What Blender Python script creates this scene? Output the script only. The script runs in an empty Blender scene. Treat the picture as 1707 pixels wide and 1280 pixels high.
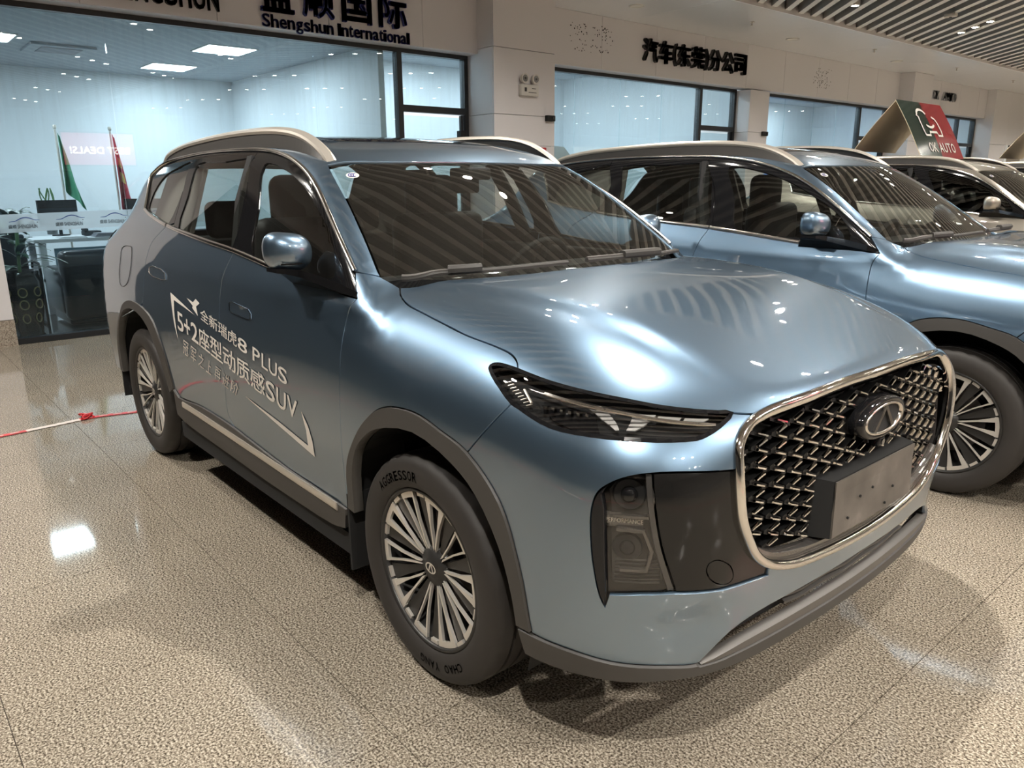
import bpy, bmesh, math, random
import numpy as np
from mathutils import Matrix, Vector
from mathutils.geometry import delaunay_2d_cdt
nan = float('nan')
S = bpy.context.scene
COL = S.collection
rng = random.Random(7)

# ------------------------------------------------------------------ camera, light, exposure
cam_d = bpy.data.cameras.new('camera')
cam = bpy.data.objects.new('camera', cam_d)
COL.objects.link(cam)
cam_d.sensor_fit = 'HORIZONTAL'
cam_d.sensor_width = 36.0
cam_d.lens = 36.0 * 1278.1 / 1707.0
cam_d.clip_start, cam_d.clip_end = .02, 200
yaw, pitch, roll = 2.43346, .25780, .00623
fwd = Vector((math.cos(yaw)*math.cos(pitch), math.sin(yaw)*math.cos(pitch), -math.sin(pitch)))
rgt = Vector((math.sin(yaw), -math.cos(yaw), 0))
dwn = fwd.cross(rgt)
r2 = rgt*math.cos(roll) + dwn*math.sin(roll)
d2 = -rgt*math.sin(roll) + dwn*math.cos(roll)
m = Matrix((r2, -d2, -fwd)).transposed().to_4x4()
m.translation = Vector((3.108, -2.043, 1.482))
cam.matrix_world = m
S.camera = cam
S.view_settings.view_transform = 'Standard'
S.view_settings.look = 'None'
S.view_settings.gamma = 1
S.view_settings.use_curve_mapping = False
S.view_settings.exposure = 0.2
S.cycles.use_denoising = True
S.cycles.max_bounces = 10
S.cycles.transparent_max_bounces = 16
S.cycles.sample_clamp_indirect = 6.0
S.cycles.caustics_reflective = False
S.cycles.caustics_refractive = False
W = bpy.data.worlds.new('world'); S.world = W; W.use_nodes = True
W.node_tree.nodes['Background'].inputs[0].default_value = (.95, .97, 1, 1)
W.node_tree.nodes['Background'].inputs[1].default_value = .03

WARM = (1.0, .955, .885)
SPOT_W = 400.0
LAMP_E = 60.0
LED_E = 11.0

# ------------------------------------------------------------------ materials
def mat(name, base=(.5,.5,.5), rough=.5, metal=0., spec=.5, coat=0., emit=None, es=0., **kw):
    M = bpy.data.materials.new(name); M.use_nodes = True
    b = M.node_tree.nodes['Principled BSDF']
    b.inputs['Base Color'].default_value = (*base, 1)
    b.inputs['Roughness'].default_value = rough
    b.inputs['Metallic'].default_value = metal
    b.inputs['Specular IOR Level'].default_value = spec
    b.inputs['Coat Weight'].default_value = coat
    b.inputs['Coat Roughness'].default_value = .02; b.inputs['Coat IOR'].default_value = 2.15
    if emit:
        b.inputs['Emission Color'].default_value = (*emit, 1)
        b.inputs['Emission Strength'].default_value = es
    return M
def nd(M, t, **kw):
    n = M.node_tree.nodes.new(t)
    for k, v in kw.items(): setattr(n, k, v)
    return n
def lk(M, a, b): M.node_tree.links.new(a, b)
def noise_ramp(M, scale, stops, detail=2., rough=.5, stretch=None):
    tc = nd(M, 'ShaderNodeTexCoord'); n = nd(M, 'ShaderNodeTexNoise')
    n.inputs['Scale'].default_value = scale; n.inputs['Detail'].default_value = detail; n.inputs['Roughness'].default_value = rough
    if stretch:
        mp = nd(M, 'ShaderNodeMapping'); mp.inputs['Scale'].default_value = stretch
        lk(M, tc.outputs['Object'], mp.inputs['Vector']); lk(M, mp.outputs['Vector'], n.inputs['Vector'])
    else: lk(M, tc.outputs['Object'], n.inputs['Vector'])
    r = nd(M, 'ShaderNodeValToRGB'); e = r.color_ramp.elements
    while len(e) > 1: e.remove(e[-1])
    e[0].position = stops[0][0]; e[0].color = (*stops[0][1], 1)
    for p, c in stops[1:]:
        x = e.new(p); x.color = (*c, 1)
    lk(M, n.outputs['Fac'], r.inputs['Fac'])
    return r.outputs['Color'], n
def glass(name, tint, refl=1.0, film=0., filmcol=(.5,.48,.44), streak=False, f0=.075):
    """thin glass sheet: tinted see-through plus mirror reflection by Fresnel, and a little dust film"""
    M = bpy.data.materials.new(name); M.use_nodes = True
    nt = M.node_tree; nt.nodes.clear()
    out = nd(M, 'ShaderNodeOutputMaterial'); tr = nd(M, 'ShaderNodeBsdfTransparent'); gl = nd(M, 'ShaderNodeBsdfGlossy')
    tr.inputs[0].default_value = (*tint, 1); gl.inputs['Roughness'].default_value = 0.0
    gl.inputs['Color'].default_value = (refl, refl, refl, 1)
    lw = nd(M, 'ShaderNodeLayerWeight'); lw.inputs['Blend'].default_value = .5
    pw = nd(M, 'ShaderNodeMath', operation='POWER'); lk(M, lw.outputs['Facing'], pw.inputs[0]); pw.inputs[1].default_value = 5
    fr = nd(M, 'ShaderNodeMapRange'); fr.inputs['To Min'].default_value = f0; fr.inputs['To Max'].default_value = 1
    lk(M, pw.outputs[0], fr.inputs['Value'])
    mx = nd(M, 'ShaderNodeMixShader')
    lk(M, fr.outputs[0], mx.inputs[0])
    last = tr.outputs[0]
    if film > 0 or streak:
        df = nd(M, 'ShaderNodeBsdfDiffuse'); df.inputs[0].default_value = (*filmcol, 1)
        m2 = nd(M, 'ShaderNodeMixShader'); m2.inputs[0].default_value = film
        if streak:
            tl = nd(M, 'ShaderNodeBsdfTranslucent'); tl.inputs[0].default_value = (*filmcol, 1)
            ad = nd(M, 'ShaderNodeMixShader'); ad.inputs[0].default_value = .7
            lk(M, df.outputs[0], ad.inputs[1]); lk(M, tl.outputs[0], ad.inputs[2])
            tc = nd(M, 'ShaderNodeTexCoord'); mp = nd(M, 'ShaderNodeMapping'); mp.inputs['Scale'].default_value = (1, 9, .45)
            n = nd(M, 'ShaderNodeTexNoise'); n.inputs['Scale'].default_value = 2.2; n.inputs['Detail'].default_value = 5; n.inputs['Roughness'].default_value = .7
            lk(M, tc.outputs['Object'], mp.inputs['Vector']); lk(M, mp.outputs['Vector'], n.inputs['Vector'])
            r1 = nd(M, 'ShaderNodeMapRange'); r1.inputs['From Min'].default_value = .45; r1.inputs['From Max'].default_value = .8
            r1.inputs['To Min'].default_value = film*.7; r1.inputs['To Max'].default_value = film*2.0
            lk(M, n.outputs['Fac'], r1.inputs['Value'])
            sp = nd(M, 'ShaderNodeSeparateXYZ'); lk(M, tc.outputs['Object'], sp.inputs[0])
            r2_ = nd(M, 'ShaderNodeMapRange'); r2_.inputs['From Min'].default_value = 1.7; r2_.inputs['From Max'].default_value = 3.05
            r2_.inputs['To Min'].default_value = .12; r2_.inputs['To Max'].default_value = 1
            lk(M, sp.outputs['Z'], r2_.inputs['Value'])
            mu = nd(M, 'ShaderNodeMath', operation='MULTIPLY'); lk(M, r1.outputs[0], mu.inputs[0]); lk(M, r2_.outputs[0], mu.inputs[1])
            lk(M, mu.outputs[0], m2.inputs[0]); lk(M, ad.outputs[0], m2.inputs[2])
        else: lk(M, df.outputs[0], m2.inputs[2])
        lk(M, tr.outputs[0], m2.inputs[1]); last = m2.outputs[0]
    lk(M, last, mx.inputs[1]); lk(M, gl.outputs[0], mx.inputs[2]); lk(M, mx.outputs[0], out.inputs[0])
    return M
def paint(name, base, rough=.42, metal=.72):
    M = mat(name, base, rough, metal, .5, 1.)
    n = nd(M, 'ShaderNodeTexNoise'); n.inputs['Scale'].default_value = 900; n.inputs['Detail'].default_value = 1
    tc = nd(M, 'ShaderNodeTexCoord'); lk(M, tc.outputs['Object'], n.inputs['Vector'])
    r = nd(M, 'ShaderNodeMapRange'); r.inputs['To Min'].default_value = rough-.02; r.inputs['To Max'].default_value = rough+.02
    lk(M, n.outputs['Fac'], r.inputs['Value']); lk(M, r.outputs[0], M.node_tree.nodes['Principled BSDF'].inputs['Roughness'])
    return M
M_blue = paint('blue_metallic_paint', (.165, .252, .350), .36, .93)
M_gold = paint('champagne_metallic_paint', (.46, .42, .36), .34, .85)
M_liner = mat('pale_grey_lining', (.17,.158,.14), .8)
M_trim = mat('dark_cabin_trim', (.011,.0105,.0105), .8)
M_seat = mat('black_seat_leather', (.012,.0115,.0115), .6)
M_clad = mat('grey_black_plastic_cladding', (.052,.048,.044), .52)
M_gloss = mat('gloss_black', (.010,.010,.011), .07, 0, .4, 0)
M_intake = mat('smoked_gloss_panel', (.011,.0105,.010), .12, 0, .38, 0)
M_chrome = mat('satin_chrome', (.72,.69,.65), .16, 1.)
M_bright = mat('polished_chrome', (.83,.81,.78), .07, 1.)
M_silver = mat('satin_silver', (.72,.665,.59), .36, .7)
M_rubber = mat('tyre_rubber', (.030,.026,.023), .62)
M_letter = mat('tyre_letter_rubber', (.012,.011,.010), .75)
M_rimdark = mat('gunmetal_alloy', (.060,.058,.056), .38, .6)
M_rim = mat('machined_alloy', (.80,.755,.69), .34, .6)
M_disc = mat('brake_disc', (.10,.09,.085), .45, .8)
M_black = mat('matt_black', (.010,.010,.010), .8)
M_white = mat('white_vinyl', (.72,.68,.62), .45)
M_glassW = glass('windscreen_glass', (.70,.74,.72), 1.0, .03, (.42,.38,.32))
M_glassS = glass('side_window_glass', (.74,.78,.76), 1.0, .012, (.42,.38,.32))
M_glassD = glass('dark_tinted_glass', (.16,.17,.17), 1.0)
M_lens = glass('lamp_lens', (.86,.86,.86), 1.0)
M_pane = glass('shop_glass', (.82,.91,.94), 1.0, .07, (.82,.92,1.0), True, .042)
M_led = mat('lamp_glow', (1,1,1), .5, 0, .5, 0, (1, .93, .82), LAMP_E)
M_ledp = mat('led_panel_glow', (1,1,1), .5, 0, .5, 0, (.90,.96,1.0), LED_E)
M_drl = mat('light_guide_plastic', (.55,.54,.52), .25, .2)
M_crystal = mat('lamp_reflector', (.35,.36,.38), .1, 1.)
M_plate = mat('bare_plate_holder', (.105,.092,.078), .55)
col, _n = noise_ramp(M_plate, 9, [(.3,(.075,.066,.056)),(.6,(.12,.105,.09)),(.75,(.19,.17,.15))], 5)
lk(M_plate, col, M_plate.node_tree.nodes['Principled BSDF'].inputs['Base Color'])
M_lattice = mat('black_grille_plastic', (.008,.008,.008), .35, 0, .3)
M_smoke = mat('smoked_reflector', (.16,.155,.15), .2, .8)
M_skid = mat('satin_grey_plastic', (.115,.107,.098), .42, .2)
M_chin = mat('grey_gloss_chin', (.085,.078,.072), .18, .5, .5, .6)

# granite floor
M_stone = mat('speckled_granite', (.5,.45,.38), .055, 0, .45)
c1, n1 = noise_ramp(M_stone, 150, [(.35,(.045,.034,.025)),(.44,(.185,.155,.118)),(.53,(.325,.278,.216)),(.63,(.58,.515,.42))], 2.5, .6)
c2, n2 = noise_ramp(M_stone, 2.1, [(.3,(.88,.88,.88)),(.7,(1,1,1))], 3)
mx = nd(M_stone, 'ShaderNodeMix', data_type='RGBA', blend_type='MULTIPLY'); mx.inputs[0].default_value = 1
lk(M_stone, c1, mx.inputs[6]); lk(M_stone, c2, mx.inputs[7])
lk(M_stone, mx.outputs[2], M_stone.node_tree.nodes['Principled BSDF'].inputs['Base Color'])
M_grout = mat('tile_joint', (.10,.08,.06), .7)
M_base = mat('stone_plinth', (.5,.45,.4), .3)
cb, _ = noise_ramp(M_base, 110, [(.32,(.13,.10,.08)),(.45,(.30,.25,.20)),(.6,(.46,.40,.33))], 2.5)
lk(M_base, cb, M_base.node_tree.nodes['Principled BSDF'].inputs['Base Color'])
M_wall = mat('aluminium_wall_panel', (.73,.705,.715), .36, 0, .4)
M_wallw = mat('white_wall_panel', (.74,.72,.72), .3, 0, .4)
M_soffit = mat('white_aluminium_soffit', (.83,.83,.85), .22, 0, .5)
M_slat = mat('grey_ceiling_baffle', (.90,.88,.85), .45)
M_slatside = mat('shade_toned_baffle_side', (.36,.35,.335), .5)  # slat sides darkened in the colour to stand in for their shade
M_void = mat('black_plenum', (.006,.006,.006), .9)
M_frame = mat('black_window_frame', (.016,.017,.019), .35)
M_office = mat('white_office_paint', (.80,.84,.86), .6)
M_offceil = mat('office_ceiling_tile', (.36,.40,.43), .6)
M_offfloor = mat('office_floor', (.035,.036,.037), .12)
M_frost = bpy.data.materials.new('frosted_film'); M_frost.use_nodes = True; M_frost.node_tree.nodes.clear()
_o = nd(M_frost,'ShaderNodeOutputMaterial'); _d = nd(M_frost,'ShaderNodeBsdfDiffuse'); _t = nd(M_frost,'ShaderNodeBsdfTranslucent'); _p = nd(M_frost,'ShaderNodeBsdfTransparent'); _a = nd(M_frost,'ShaderNodeMixShader'); _b = nd(M_frost,'ShaderNodeMixShader')
_d.inputs[0].default_value = (.62,.67,.70,1); _t.inputs[0].default_value = (.70,.76,.80,1); _a.inputs[0].default_value = .72; _b.inputs[0].default_value = .80
lk(M_frost,_d.outputs[0],_a.inputs[1]); lk(M_frost,_t.outputs[0],_a.inputs[2]); lk(M_frost,_p.outputs[0],_b.inputs[1]); lk(M_frost,_a.outputs[0],_b.inputs[2]); lk(M_frost,_b.outputs[0],_o.inputs[0])
M_signblue = mat('navy_sign_acrylic', (.016,.026,.20), .35)
M_signblk = mat('black_sign_acrylic', (.010,.009,.009), .35)
M_signgrey = mat('pale_grey_sign_acrylic', (.40,.41,.43), .4)
M_lampwhite = mat('white_plastic', (.66,.63,.58), .35)
M_red = mat('red_plastic', (.42,.025,.03), .4)
M_hall = mat('hall_wall', (.45,.43,.41), .6)
M_darkwall = mat('dark_unseen_wall', (.025,.024,.024), .5)

# ------------------------------------------------------------------ mesh helpers
def obj(name, v, f, m, parent=None, normals=None, smooth=False, midx=None):
    me = bpy.data.meshes.new(name)
    me.from_pydata([tuple(map(float, p)) for p in v], [], [tuple(map(int, q)) for q in f])
    for x in (m if isinstance(m, (list, tuple)) else [m]): me.materials.append(x)
    if midx is not None: me.polygons.foreach_set('material_index', np.asarray(midx, np.int32))
    if smooth or normals is not None:
        me.polygons.foreach_set('use_smooth', np.ones(len(me.polygons), bool))
    if normals is not None:
        me.normals_split_custom_set_from_vertices([tuple(map(float, n)) for n in normals])
    me.update()
    o = bpy.data.objects.new(name, me); COL.objects.link(o)
    if parent is not None: o.parent = parent
    return o
def tag(o, label=None, cat=None, group=None, kind=None):
    if label: o['label'] = label
    if cat: o['category'] = cat
    if group: o['group'] = group
    if kind: o['kind'] = kind
    return o
def empty(name, loc=(0,0,0), rz=0., parent=None):
    o = bpy.data.objects.new(name, None); o.location = loc; o.rotation_euler = (0,0,rz); o.empty_display_size = .1
    COL.objects.link(o)
    if parent is not None: o.parent = parent
    return o
BOXF = [(0,3,2,1),(4,5,6,7),(0,1,5,4),(1,2,6,5),(2,3,7,6),(3,0,4,7)]
def boxv(x0,x1,y0,y1,z0,z1):
    return [(x0,y0,z0),(x1,y0,z0),(x1,y1,z0),(x0,y1,z0),(x0,y0,z1),(x1,y0,z1),(x1,y1,z1),(x0,y1,z1)]
def box(name, x0,x1,y0,y1,z0,z1, m, parent=None):
    return obj(name, boxv(x0,x1,y0,y1,z0,z1), BOXF, m, parent)
class MB:
    def __init__(s): s.v=[]; s.f=[]
    def add(s, v, f):
        b=len(s.v); s.v+= [tuple(p) for p in v]; s.f+=[tuple(i+b for i in q) for q in f]; return s
    def box(s,*a): return s.add(boxv(*a), BOXF)
    def tube(s, pts, r, n=8, caps=True):
        pts=[Vector(p) for p in pts]; v=[]; f=[]
        for i,p in enumerate(pts):
            t=(pts[min(i+1,len(pts)-1)]-pts[max(i-1,0)]).normalized()
            a=t.orthogonal().normalized() if i==0 else (a-t*a.dot(t)).normalized()
            b=t.cross(a); rr=r[i] if isinstance(r,(list,tuple)) else r
            for k in range(n):
                w=2*math.pi*k/n; v.append(p+a*math.cos(w)*rr+b*math.sin(w)*rr)
        for i in range(len(pts)-1):
            for k in range(n): f.append((i*n+k,i*n+(k+1)%n,(i+1)*n+(k+1)%n,(i+1)*n+k))
        if caps: f.append(tuple(range(n))[::-1]); f.append(tuple((len(pts)-1)*n+k for k in range(n)))
        return s.add(v,f)
    def disc(s, c, nrm, r, h, n=20):
        c=Vector(c); nrm=Vector(nrm).normalized(); return s.tube([c,c+nrm*h], r, n)
    def out(s, name, m, parent=None, smooth=False): return obj(name, s.v, s.f, m, parent, smooth=smooth)
def rbox(name, cx,cy,cz, sx,sy,sz, r, m, parent=None, seg=3, rot=None):
    bm=bmesh.new(); bmesh.ops.create_cube(bm, size=1)
    for q in bm.verts: q.co=Vector((q.co.x*sx, q.co.y*sy, q.co.z*sz))
    bmesh.ops.bevel(bm, geom=bm.edges[:], offset=r, segments=seg, affect='EDGES', profile=.5)
    if rot is not None: bmesh.ops.transform(bm, matrix=Matrix.Rotation(rot,4,'Y'), verts=bm.verts)
    bmesh.ops.translate(bm, vec=(cx,cy,cz), verts=bm.verts)
    me=bpy.data.meshes.new(name); bm.to_mesh(me); bm.free(); me.materials.append(m)
    me.polygons.foreach_set('use_smooth', np.ones(len(me.polygons), bool))
    me.set_sharp_from_angle(angle=math.radians(35))
    o=bpy.data.objects.new(name, me); COL.objects.link(o)
    if parent is not None: o.parent=parent
    return o
def lathe(prof, n=64, axis='y', a0=0., a1=2*math.pi):
    """prof: list of (radius, height along axis)"""
    full=abs(a1-a0-2*math.pi)<1e-6; k=n if full else n+1; v=[];f=[]
    for r,h in prof:
        for i in range(k):
            w=a0+(a1-a0)*i/n; c,s=r*math.cos(w),r*math.sin(w)
            v.append((c,h,s) if axis=='y' else (c,s,h))
    for j in range(len(prof)-1):
        for i in range(n):
            i2=(i+1)%k; f.append((j*k+i,j*k+i2,(j+1)*k+i2,(j+1)*k+i))
    return v,f
_txt={}
def text2d(body, bold=0.):
    """text as a flat mesh, normalised to its own box: returns verts (n,2) in 0..1 and faces, aspect; bold = stroke thickening"""
    if (body,bold) in _txt: return _txt[(body,bold)]
    c=bpy.data.curves.new('lettering','FONT'); c.body=body; c.size=1; c.resolution_u=3; c.fill_mode='BOTH'
    o=bpy.data.objects.new('lettering',c); COL.objects.link(o); bpy.context.view_layer.update()
    me=bpy.data.meshes.new_from_object(o.evaluated_get(bpy.context.evaluated_depsgraph_get()))
    v=np.array([q.co[:2] for q in me.vertices]); f=[tuple(q.vertices) for q in me.polygons]
    bpy.data.objects.remove(o); bpy.data.curves.remove(c); bpy.data.meshes.remove(me)
    if bold:
        n=len(v); sh=[(-bold,-bold),(bold,-bold),(bold,bold),(-bold,bold)]
        f=[tuple(i+k*n for i in q) for k in range(4) for q in f]; v=np.concatenate([v+np.array(d) for d in sh])
    lo,hi=v.min(0),v.max(0); r=((v-lo)/(hi-lo), f, (hi-lo)); _txt[(body,bold)]=r
    return r
def solid_letter(name, body, m, org, ux, uz, w, h, depth, parent, bold=0.):
    """upright 3-D letter: box corner org, width w along ux, height h along uz, pushed out by depth"""
    v,f,_=text2d(body,bold); ux,uz=Vector(ux),Vector(uz); n=ux.cross(uz)
    P=[Vector(org)+ux*(a*w)+uz*(b*h) for a,b in v]; k=len(P)
    V=[p+n*depth for p in P]+P; F=[tuple(q) for q in f]; E={}
    for q in f:
        for i in range(len(q)):
            a,b=q[i],q[(i+1)%len(q)]; E[(a,b)]=1
    for (a,b) in E:
        if (b,a) not in E: F.append((b,a,a+k,b+k))
    return obj(name, V, F, m, parent)
LN=dict(
 uchr=[[-1.526,-0.691,1.527],[-1.449,-0.644,1.584],[-1.056,-0.618,1.622],[-0.374,-0.628,1.626],[-0.091,-0.636,1.614],[0.152,-0.655,1.578],[0.355,-0.687,1.521],[0.506,-0.721,1.455],[0.671,-0.762,1.355],[0.793,-0.79,1.273],[0.89,-0.808,1.204]],
 chr_d=[[-1.39,-0.783,1.35],[-1.452,-0.738,1.446],[-1.526,-0.691,1.527]],
 belt=[[-1.39,-0.783,1.35],[-1.263,-0.798,1.328],[-0.923,-0.823,1.285],[-0.394,-0.84,1.243],[-0.018,-0.846,1.218],[0.348,-0.853,1.182],[0.548,-0.856,1.162]],
 rdoor=[[-0.923,-0.823,1.284],[-1.025,-0.845,1.231],[-1.091,-0.859,1.189],[-1.127,-0.881,1.116],[-1.134,-0.902,1.025],[-1.124,-0.919,0.934],[-1.144,-0.927,0.867]],
 bsplit=[[-0.187,-0.668,1.59],[-0.065,-0.755,1.448],[-0.025,-0.805,1.331],[-0.005,-0.846,1.219]],
 csplit=[[-0.947,-0.654,1.599],[-0.854,-0.749,1.458],[-0.827,-0.819,1.299]],
 glassF=[[-0.013,-0.693,1.556],[0.04,-0.687,1.559],[0.203,-0.7,1.529],[0.386,-0.726,1.473],[0.549,-0.76,1.398],[0.67,-0.783,1.333],[0.742,-0.804,1.276],[0.799,-0.839,1.182],[0.519,-0.846,1.189],[0.341,-0.849,1.194],[0.151,-0.846,1.212],[0.087,-0.779,1.389]],
 glassR=[[-0.814,-0.682,1.574],[-0.463,-0.683,1.577],[-0.161,-0.685,1.572],[-0.072,-0.771,1.413],[-0.053,-0.841,1.234],[-0.404,-0.836,1.257],[-0.75,-0.827,1.279],[-0.757,-0.765,1.426],[-0.804,-0.7,1.552]],
 glassQ=[[-1.249,-0.707,1.523],[-1.124,-0.688,1.557],[-0.92,-0.668,1.586],[-0.856,-0.753,1.449],[-0.919,-0.819,1.295],[-1.133,-0.804,1.323],[-1.339,-0.781,1.36],[-1.337,-0.747,1.438]],
 archF=[[0.93,-0.902,0.421],[0.958,-0.915,0.582],[1.027,-0.923,0.689],[1.112,-0.924,0.779],[1.208,-0.919,0.839],[1.365,-0.915,0.86],[1.5,-0.916,0.837],[1.611,-0.915,0.807],[1.737,-0.912,0.71],[1.805,-0.908,0.562],[1.845,-0.902,0.388]],
 archR=[[-1.633,-0.924,0.745],[-1.521,-0.926,0.833],[-1.365,-0.926,0.877],[-1.154,-0.927,0.869],[-0.972,-0.928,0.812],[-0.873,-0.924,0.679],[-0.838,-0.905,0.483]],
 door=[[-0.018,-0.846,1.22],[-0.067,-0.878,1.131],[-0.102,-0.9,0.988],[-0.078,-0.916,0.866],[-0.074,-0.918,0.712],[-0.138,-0.899,0.514],[-0.094,-0.895,0.458]],
 fdoor=[[0.958,-0.845,1.128],[0.935,-0.867,1.079],[0.936,-0.897,0.983],[0.944,-0.917,0.865],[0.945,-0.923,0.754],[0.927,-0.914,0.584],[0.916,-0.902,0.413]],
 apil_in=[[0.402,-0.623,1.548],[0.609,-0.672,1.432],[0.782,-0.709,1.313],[0.951,-0.75,1.188]],
 hoodline=[[1.022,-0.724,1.157],[1.057,-0.745,1.14],[1.127,-0.764,1.119],[1.212,-0.77,1.106],[1.367,-0.782,1.085],[1.459,-0.789,1.074],[1.58,-0.789,1.063],[1.644,-0.791,1.053],[1.676,-0.801,1.041],[1.699,-0.817,1.022]],
 hltop=[[1.698,-0.815,1.024],[1.798,-0.807,1.012],[1.888,-0.786,1.004],[1.992,-0.738,0.993],[2.066,-0.681,0.98],[2.132,-0.599,0.969],[2.155,-0.564,0.966]],
 hlbot=[[2.156,-0.566,0.965],[2.156,-0.607,0.945],[2.149,-0.644,0.931],[2.139,-0.67,0.924],[2.095,-0.736,0.923],[2.025,-0.801,0.925],[1.934,-0.846,0.926],[1.845,-0.865,0.931],[1.769,-0.865,0.949],[1.733,-0.865,0.957]],
 hlleft=[[1.733,-0.865,0.957],[1.662,-0.851,0.99],[1.614,-0.836,1.015],[1.608,-0.83,1.022],[1.618,-0.824,1.027],[1.648,-0.819,1.028],[1.698,-0.815,1.024]],
 hoodfront=[[2.155,-0.564,0.966],[2.179,-0.524,0.96],[2.192,-0.489,0.959],[2.195,-0.467,0.964],[2.206,-0.394,0.973],[2.217,-0.285,0.981]],
 open1=[[2.208,-0.605,0.852],[2.12,-0.763,0.86],[2.069,-0.818,0.849],[2.037,-0.846,0.829],[2.018,-0.86,0.807],[2.009,-0.867,0.769],[2.009,-0.869,0.717],[2.016,-0.866,0.637],[2.029,-0.856,0.557],[2.039,-0.848,0.527]],
 open2=[[2.039,-0.848,0.527],[2.047,-0.846,0.561],[2.107,-0.799,0.569],[2.153,-0.738,0.569],[2.2,-0.619,0.552],[2.223,-0.46,0.543]],
 divider=[[2.107,-0.777,0.859],[2.124,-0.785,0.783],[2.137,-0.773,0.691],[2.149,-0.752,0.618],[2.156,-0.734,0.568]],
 finin=[[2.028,-0.855,0.804],[2.035,-0.854,0.774],[2.041,-0.854,0.67],[2.043,-0.848,0.563]],
 cap=[[2.21,-0.587,0.587],[2.21,-0.592,0.597],[2.21,-0.6,0.607],[2.209,-0.61,0.616],[2.207,-0.621,0.624],[2.205,-0.632,0.63],[2.202,-0.642,0.634],[2.199,-0.651,0.635],[2.197,-0.659,0.633],[2.194,-0.664,0.63],[2.193,-0.667,0.624],[2.192,-0.668,0.616],[2.192,-0.667,0.608],[2.192,-0.662,0.599],[2.194,-0.656,0.589],[2.195,-0.647,0.581],[2.197,-0.637,0.573],[2.2,-0.626,0.567],[2.202,-0.615,0.562],[2.204,-0.605,0.56],[2.206,-0.596,0.561],[2.208,-0.589,0.564],[2.209,-0.585,0.57],[2.21,-0.584,0.577]],
 bline=[[1.611,-0.915,0.807],[1.683,-0.899,0.891],[1.733,-0.865,0.957]],
 lipt=[[1.846,-0.901,0.385],[1.958,-0.877,0.385],[2.046,-0.829,0.376],[2.131,-0.735,0.367],[2.161,-0.674,0.356],[2.169,-0.65,0.355]],
 lowopen=[[2.169,-0.65,0.355],[2.18,-0.624,0.379],[2.196,-0.563,0.419],[2.212,-0.474,0.442],[2.228,-0.314,0.451],[2.24,-0.098,0.457]],
 lipb=[[1.819,-0.895,0.315],[1.985,-0.856,0.323],[2.066,-0.802,0.323],[2.128,-0.728,0.325],[2.18,-0.584,0.315],[2.193,-0.461,0.295],[2.208,-0.321,0.304],[2.22,-0.133,0.311]],
 sillt=[[-0.838,-0.905,0.483],[-0.782,-0.901,0.45],[-0.522,-0.895,0.465],[-0.096,-0.895,0.46],[0.441,-0.897,0.423],[0.916,-0.902,0.413]],
 fueldoor=[[-1.63,-0.867,1.127],[-1.592,-0.862,1.146],[-1.492,-0.863,1.154],[-1.421,-0.868,1.146],[-1.379,-0.892,1.067],[-1.391,-0.91,0.987],[-1.457,-0.916,0.945],[-1.563,-0.914,0.942],[-1.602,-0.903,1.001],[-1.608,-0.887,1.066]],
 handleR=[[-1.049,-0.891,1.073],[-0.993,-0.889,1.085],[-0.858,-0.89,1.079],[-0.802,-0.893,1.064],[-0.789,-0.897,1.036],[-0.833,-0.898,1.03],[-0.981,-0.899,1.034],[-1.042,-0.897,1.047]],
 handleF=[[0.012,-0.897,1.013],[0.037,-0.897,1.021],[0.198,-0.897,1.011],[0.229,-0.899,0.994],[0.233,-0.903,0.976],[0.211,-0.904,0.971],[0.045,-0.902,0.978],[0.018,-0.901,0.985]],
 dframe1=[[-0.718,-0.904,0.983],[-0.544,-0.907,0.948],[-0.391,-0.911,0.916],[-0.549,-0.909,0.937],[-0.665,-0.908,0.952],[-0.659,-0.914,0.904],[-0.644,-0.919,0.839],[-0.629,-0.921,0.77],[-0.661,-0.92,0.83],[-0.688,-0.914,0.907]],
 dframe2=[[0.707,-0.906,0.544],[0.438,-0.911,0.592],[0.128,-0.915,0.65],[0.446,-0.913,0.611],[0.666,-0.91,0.576],[0.672,-0.916,0.637],[0.654,-0.92,0.704],[0.695,-0.917,0.656],[0.71,-0.913,0.604]],
 dbolt=[[-0.498,-0.902,0.98],[-0.414,-0.903,0.969],[-0.382,-0.9,0.987],[-0.33,-0.902,0.973],[-0.371,-0.905,0.955],[-0.345,-0.911,0.916],[-0.42,-0.907,0.944],[-0.412,-0.906,0.953]],
 row1=[[-0.32,-0.905,0.956],[-0.312,-0.912,0.908],[0.563,-0.919,0.838],[0.556,-0.922,0.775]],
 row2=[[-0.624,-0.912,0.914],[-0.615,-0.92,0.819],[0.629,-0.921,0.738],[0.605,-0.917,0.655]],
 row3=[[-0.555,-0.92,0.781],[-0.584,-0.919,0.709],[0.085,-0.918,0.686],[0.035,-0.913,0.627]],
 sillstrip=[[-0.728,-0.898,0.425],[-0.438,-0.893,0.418],[-0.1,-0.894,0.414],[0.244,-0.896,0.41],[0.544,-0.896,0.404],[0.852,-0.9,0.403]],
 ccc=[[0.513,-0.585,1.507],[0.504,-0.607,1.507],[0.52,-0.561,1.507],[0.498,-0.576,1.517],[0.527,-0.593,1.497]],
 wiper=[[0.993,-0.688,1.178],[1.063,-0.628,1.178],[1.181,-0.582,1.182],[1.268,-0.43,1.187]],
 hl_v1=[[1.944,-0.8,0.972],[1.973,-0.781,0.974],[1.981,-0.781,0.97],[1.955,-0.801,0.967]],
 hl_v2=[[1.959,-0.8,0.965],[1.984,-0.781,0.968],[1.992,-0.783,0.963],[1.969,-0.8,0.96]],
 hl_v3=[[1.973,-0.799,0.959],[1.994,-0.783,0.962],[2.003,-0.784,0.955],[1.986,-0.798,0.953]],
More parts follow.
